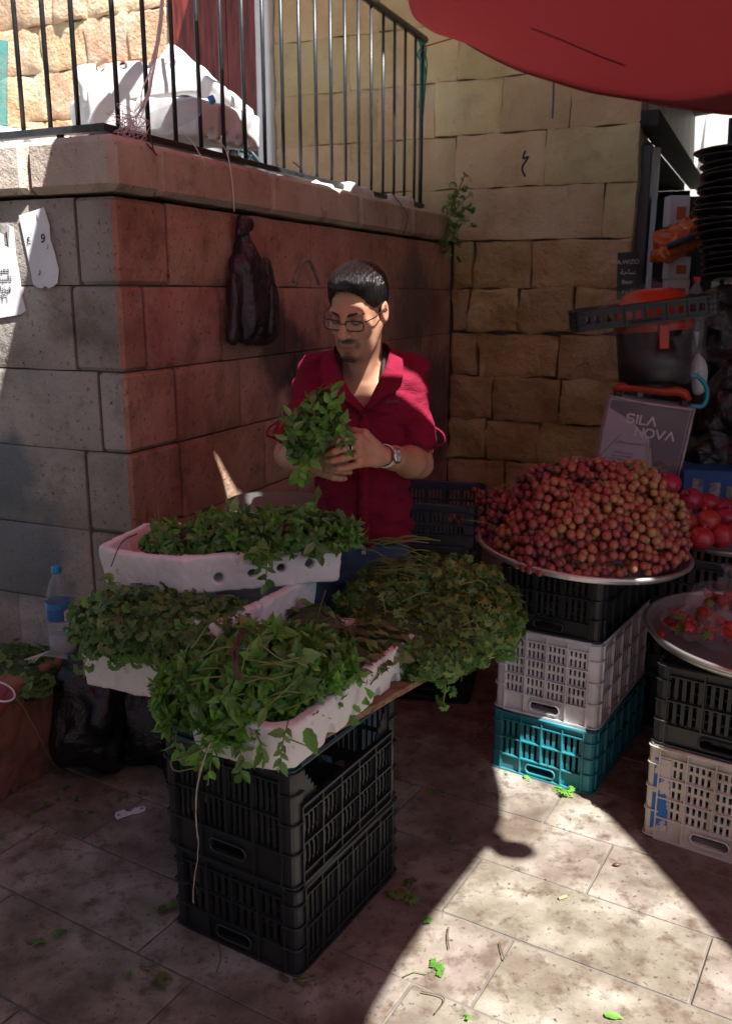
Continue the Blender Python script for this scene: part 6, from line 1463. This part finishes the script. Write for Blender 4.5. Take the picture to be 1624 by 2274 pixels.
# bottles and sacks, dark bags and a blue carton behind the vacuum cleaner
bottle('tall clear bottle with a red cap behind the vacuum cleaner', at(1532, 790, 4.05), .34, .045, False, (.35, .02, .02), None, None, False)
S = SDF(at(1548, 800, 4.0)-V((.1, .1, .2)), at(1548, 800, 4.0)+V((.1, .1, .2)), .01); S.cap(tuple(at(1552, 860, 4.0)), tuple(at(1545, 740, 4.0)), .028, .018, .01); S.noise(.02, (20, 20, 12)); S.top('plastic_bag', film('white_bag', (.7, .78, .8), .8, .3), 'narrow white plastic bag standing behind the vacuum cleaner', 'plastic bag')
M_cyan = plain('cyan_plastic', (.02, .30, .42), .35)
mb = MB(); mb.tube([catm([at(1530, 900, 3.9), at(1560, 900, 3.9), at(1568, 865, 3.9), at(1550, 838, 3.9), at(1525, 830, 3.9)], i/16) for i in range(17)], .010, 8); mb.top('blue_jug', M_cyan, 'curved bright blue plastic jug grip beside the printed carton', 'jug')
for (c, r, lab) in ((at(1598, 770, 4.2), (.13, .14, .20), 'tall dull black bag at the right picture edge'), (at(1610, 930, 4.05), (.16, .14, .16), 'black bag with bluish folds right of the printed carton'), (at(1585, 1010, 4.0), (.14, .14, .12), 'low black bag above the blue carton')):
    S = SDF(c-V((.28, .28, .3)), c+V((.28, .28, .34)), .012); S.ell(c, r, k=.02); S.cap(c+V((0, 0, r[2]*.7)), c+V((.02, 0, r[2]+.05)), .07, .04, .05); S.noise(.05, (9, 9, 9)); S.noise(.02, (24, 24, 24)); S.top('plastic_bag', M_bbag, lab, 'plastic bag', 'black bags at the shop')
c = at(1585, 1085, 3.85); t = thing('carton', 'blue carton with pale picture prints behind the pomegranates', 'carton', c-V((0, 0, .09))); mb = MB(); mb.box(c, (.30, .22, .20), Matrix.Rotation(-.2, 3, 'Z'), .004); mb.build('carton_body', surf('blue_carton', [(.3, (.012, .05, .16)), (.7, (.02, .09, .26))], 5, .5), t)
mb = MB(); 
for k in range(3): mb.box(c+Matrix.Rotation(-.2, 3, 'Z') @ V((-.09+k*.07, -.112, .02-.015*k)), (.045, .003, .09), Matrix.Rotation(-.2, 3, 'Z'))
mb.build('picture_print', surf('pale_picture', [(.35, (.05, .07, .06)), (.6, (.3, .3, .28))], 25, .5), t)
mb = MB(); mb.box((2.9, 6.2, 1.15), (2.2, .08, 2.3), Matrix.Rotation(-.42, 3, 'Z'), .01); mb.top('dark_backdrop', M_dark, 'added dark backdrop standing in for the gloom behind the shop goods', 'screen')  # dark sheet added to stand in for the unlit depth behind the goods
def high_(u, v):
    x = -.95+4.95*u; f_ = min(5.97-.4415*(x-.556), 6.7) if x < 1.6 else 5.75; return V((x, 4.55*(1-v)+f_*v, 4.3+.03*math.sin(u*9)*math.sin(v*3)))
mb = MB(); mb.grid(high_, 24, 8) if True else mb.grid(lambda u, v: V((-.1+4.1*u, 4.55+1.2*v, 4.3+.04*math.sin(u*9)*math.sin(v*3)-.08*math.sin(u*math.pi))), 14, 8); o = mb.top('high_shade_sheet', M_cream, 'added cream sheet out of view that shades and softly lights the stone building', 'awning'); solid(o, .003)  # unseen sheet added to shade the wall and pass soft warm light
def lane(u, v):
    e_ = catm(FAR, u); e_ = e_ + V((SUN.x, SUN.y, 0))*((3.34-e_.z)/SUN.z) + V((0, -.015, 0)); f_ = V((e_.x+.1, max(5.42, e_.y+.1), 0)); p = e_*(1-v)+f_*v; p.z = 3.34-.03*math.sin(v*math.pi); return p
mb = MB(); mb.grid(lane, 24, 8); o = mb.top('lane_sun_blocker', M_blocker, 'added dark sheet behind the red cloth that keeps sun off the ochre wall', 'awning'); solid(o, .003)  # added sheet, laid out along the sun rays to shade the ochre wall
mb = MB(); mb.grid(lambda u, v: V((1.95+2.1*u, 3.1+5.8*v, 3.30+.05*math.sin(u*6)*math.sin(v*5)-.06*math.sin(u*math.pi))), 10, 16); o = mb.top('alley_sky_blocker', M_blocker, 'added dark sheet above the alley that blocks sky and sun beyond the red cloth', 'awning'); solid(o, .003)  # added cover so sky and sun do not brighten the ochre wall

# ================================================================== LITTER ON THE PAVING
def gp(x, y): return atz(x, y, .002)
def litter_leaf(lab, x, y, kind, mat, s, n=1, stem=True):
    p = gp(x, y); t = thing('fallen_leaf', lab, 'leaf', p, 'herb scraps on the paving')
    for k in range(n):
        a = RND.uniform(0, 6.28); q = p + V((RND.uniform(-1, 1), RND.uniform(-1, 1), 0))*(s*.5 if n > 1 else 0) + V((0, 0, .004+.003*k)); put('leaf', leafmesh(kind, RND.randrange(9), mat), t, frame(q, V((math.cos(a), math.sin(a), .08)), V((RND.uniform(-.3, .3), RND.uniform(-.3, .3), 1)), s))
    if stem: a = RND.uniform(0, 6.28); mb = MB(); mb.tube([p+V((0, 0, .004)), p+V((math.cos(a)*s*.5, math.sin(a)*s*.5, .008)), p+V((math.cos(a+.4)*s*1.1, math.sin(a+.4)*s*1.1, .004))], .0016, 5); mb.build('stem', M_stem, t)
litter_leaf('parsley sprig with stem in the dark beside the sun patch edge', 905, 1985, 'parsley', M_cor, .05, 4)
litter_leaf('green parsley sprig lying in the sun at the foot of the teal crate', 1240, 1765, 'parsley', M_parsg, .045, 5)
litter_leaf('small bright green leaf pair in the sun, upper one', 985, 2130, 'coriander', M_parsg, .045, 1, False)
litter_leaf('bright parsley leaf with a short stalk in the sun, lower one', 945, 2165, 'parsley', M_parsg, .055, 1)
litter_leaf('dark curled mint leaf near the front corner of the black crates', 655, 2180, 'mint', M_wilt, .05, 2)
litter_leaf('dark leaf scrap left of the bottom black crate', 350, 2025, 'mint', M_cor, .05, 2)
litter_leaf('dark mint leaves on the shaded paving at far left', 110, 2095, 'mint', M_mint, .055, 2)
litter_leaf('pair of small green leaves on the dark paving left of centre', 280, 2165, 'mint', M_mint, .032, 2, False)
litter_leaf('dark shrivelled scrap right of the pair of small green leaves', 345, 2170, 'mint', M_wilt, .05, 3)
litter_leaf('two tone leaf in the sun at the bottom edge of the picture', 1340, 2255, 'mint', M_parsg, .045, 1, False)
litter_leaf('leaf fragment at the bottom edge left of the two tone leaf', 1020, 2262, 'coriander', M_parsg, .03, 1, False)
litter_leaf('small leaf on the shaded paving at the left picture edge', 10, 1865, 'mint', M_mint, .03, 1, False)
for i in range(14):
    x, y = [(270, 1770), (240, 1755), (310, 1760), (205, 1800), (150, 1750), (180, 1775), (120, 1785), (330, 1745), (90, 1800), (1160, 1725), (1115, 1720), (960, 1755), (1000, 1860), (930, 2040)][i]
    litter_leaf(['herb scrap just below the left rubbish bag', 'herb scrap between the paper tag and the rubbish bag', 'herb scrap above the right end of the paper tag', 'herb scrap left of the paper tag', 'herb scrap at the foot of the planter', 'herb scrap on the slabs below the planter corner', 'tiny scrap lowest in front of the planter', 'herb scrap under the bag next to the crates', 'leftmost herb scrap in front of the planter', 'green bit against the teal crate front', 'green bit at the left foot of the teal crate', 'scrap on the brown shaded slabs behind the herb crates', 'scrap at the left border of the sun patch', 'scrap just right of the sprig at the shade edge'][i], x, y, RND.choice(('mint', 'coriander')), M_cor if i < 9 else M_parsg, RND.uniform(.02, .04), 1 if i > 8 else 2, i % 3 == 0)
for (lab, pts) in (('thin curved brown twig standing out on the sunlit slab', [(1108, 2095), (1112, 2115), (1120, 2135)]), ('short upright looking twig at the shade edge in the sun', [(995, 2062), (993, 2085), (996, 2110)]), ('forked dry twig near the bottom of the sun patch', [(935, 2205), (985, 2220), (965, 2255)]), ('bent brown stalk on the dark slabs by the crates', [(483, 2095), (490, 2130), (482, 2160)])):
    strips('twig', lab, [[gp(x, y)+V((0, 0, .006)) for x, y in pts]], M_stemd, .0016, 'twig', 'dry twigs on the paving')
mb = MB(); p = gp(1248, 1995); mb.tube([p+V((-.012, -.006, .005)), p+V((.012, .006, .005))], .0042, 8); mb.top('cigarette_end', plain('tan_filter', (.62, .36, .16), .8), 'tan cigarette end lying in the sun patch', 'cigarette end')
mb = MB(); p = gp(1268+100, 1922); mb.ball(p+V((0, 0, .005)), (.012, .007, .005)); mb.top('date_stone', plain('brown_pip', (.09, .04, .025), .5), 'small brown pip on the paving in front of the cream crate', 'pip')
tg = thing('paper_tag', 'white folded price tag lying on the shaded slabs', 'tag', gp(288, 1802)); ql = [(255, 1812), (258, 1804), (275, 1798), (283, 1803), (292, 1802), (298, 1795), (318, 1790), (324, 1793), (322, 1801), (303, 1808), (294, 1808), (284, 1812), (277, 1814), (260, 1820)]
mb = MB(); mb.poly([gp(x, y)+V((0, 0, .002)) for x, y in ql][::-1], (0, 0, 1), .0012); mb.build('card', M_paper, tg)
mb = MB()
for (x, y) in ((264, 1811), (315, 1796)): mb.box(gp(x, y)+V((0, 0, .0026)), (.012, .003, .0008)); mb.box(gp(x, y)+V((0, 0, .0034)), (.003, .012, .0006))
mb.build('cross_print', plain('grey_print', (.12, .1, .08), .7), tg)
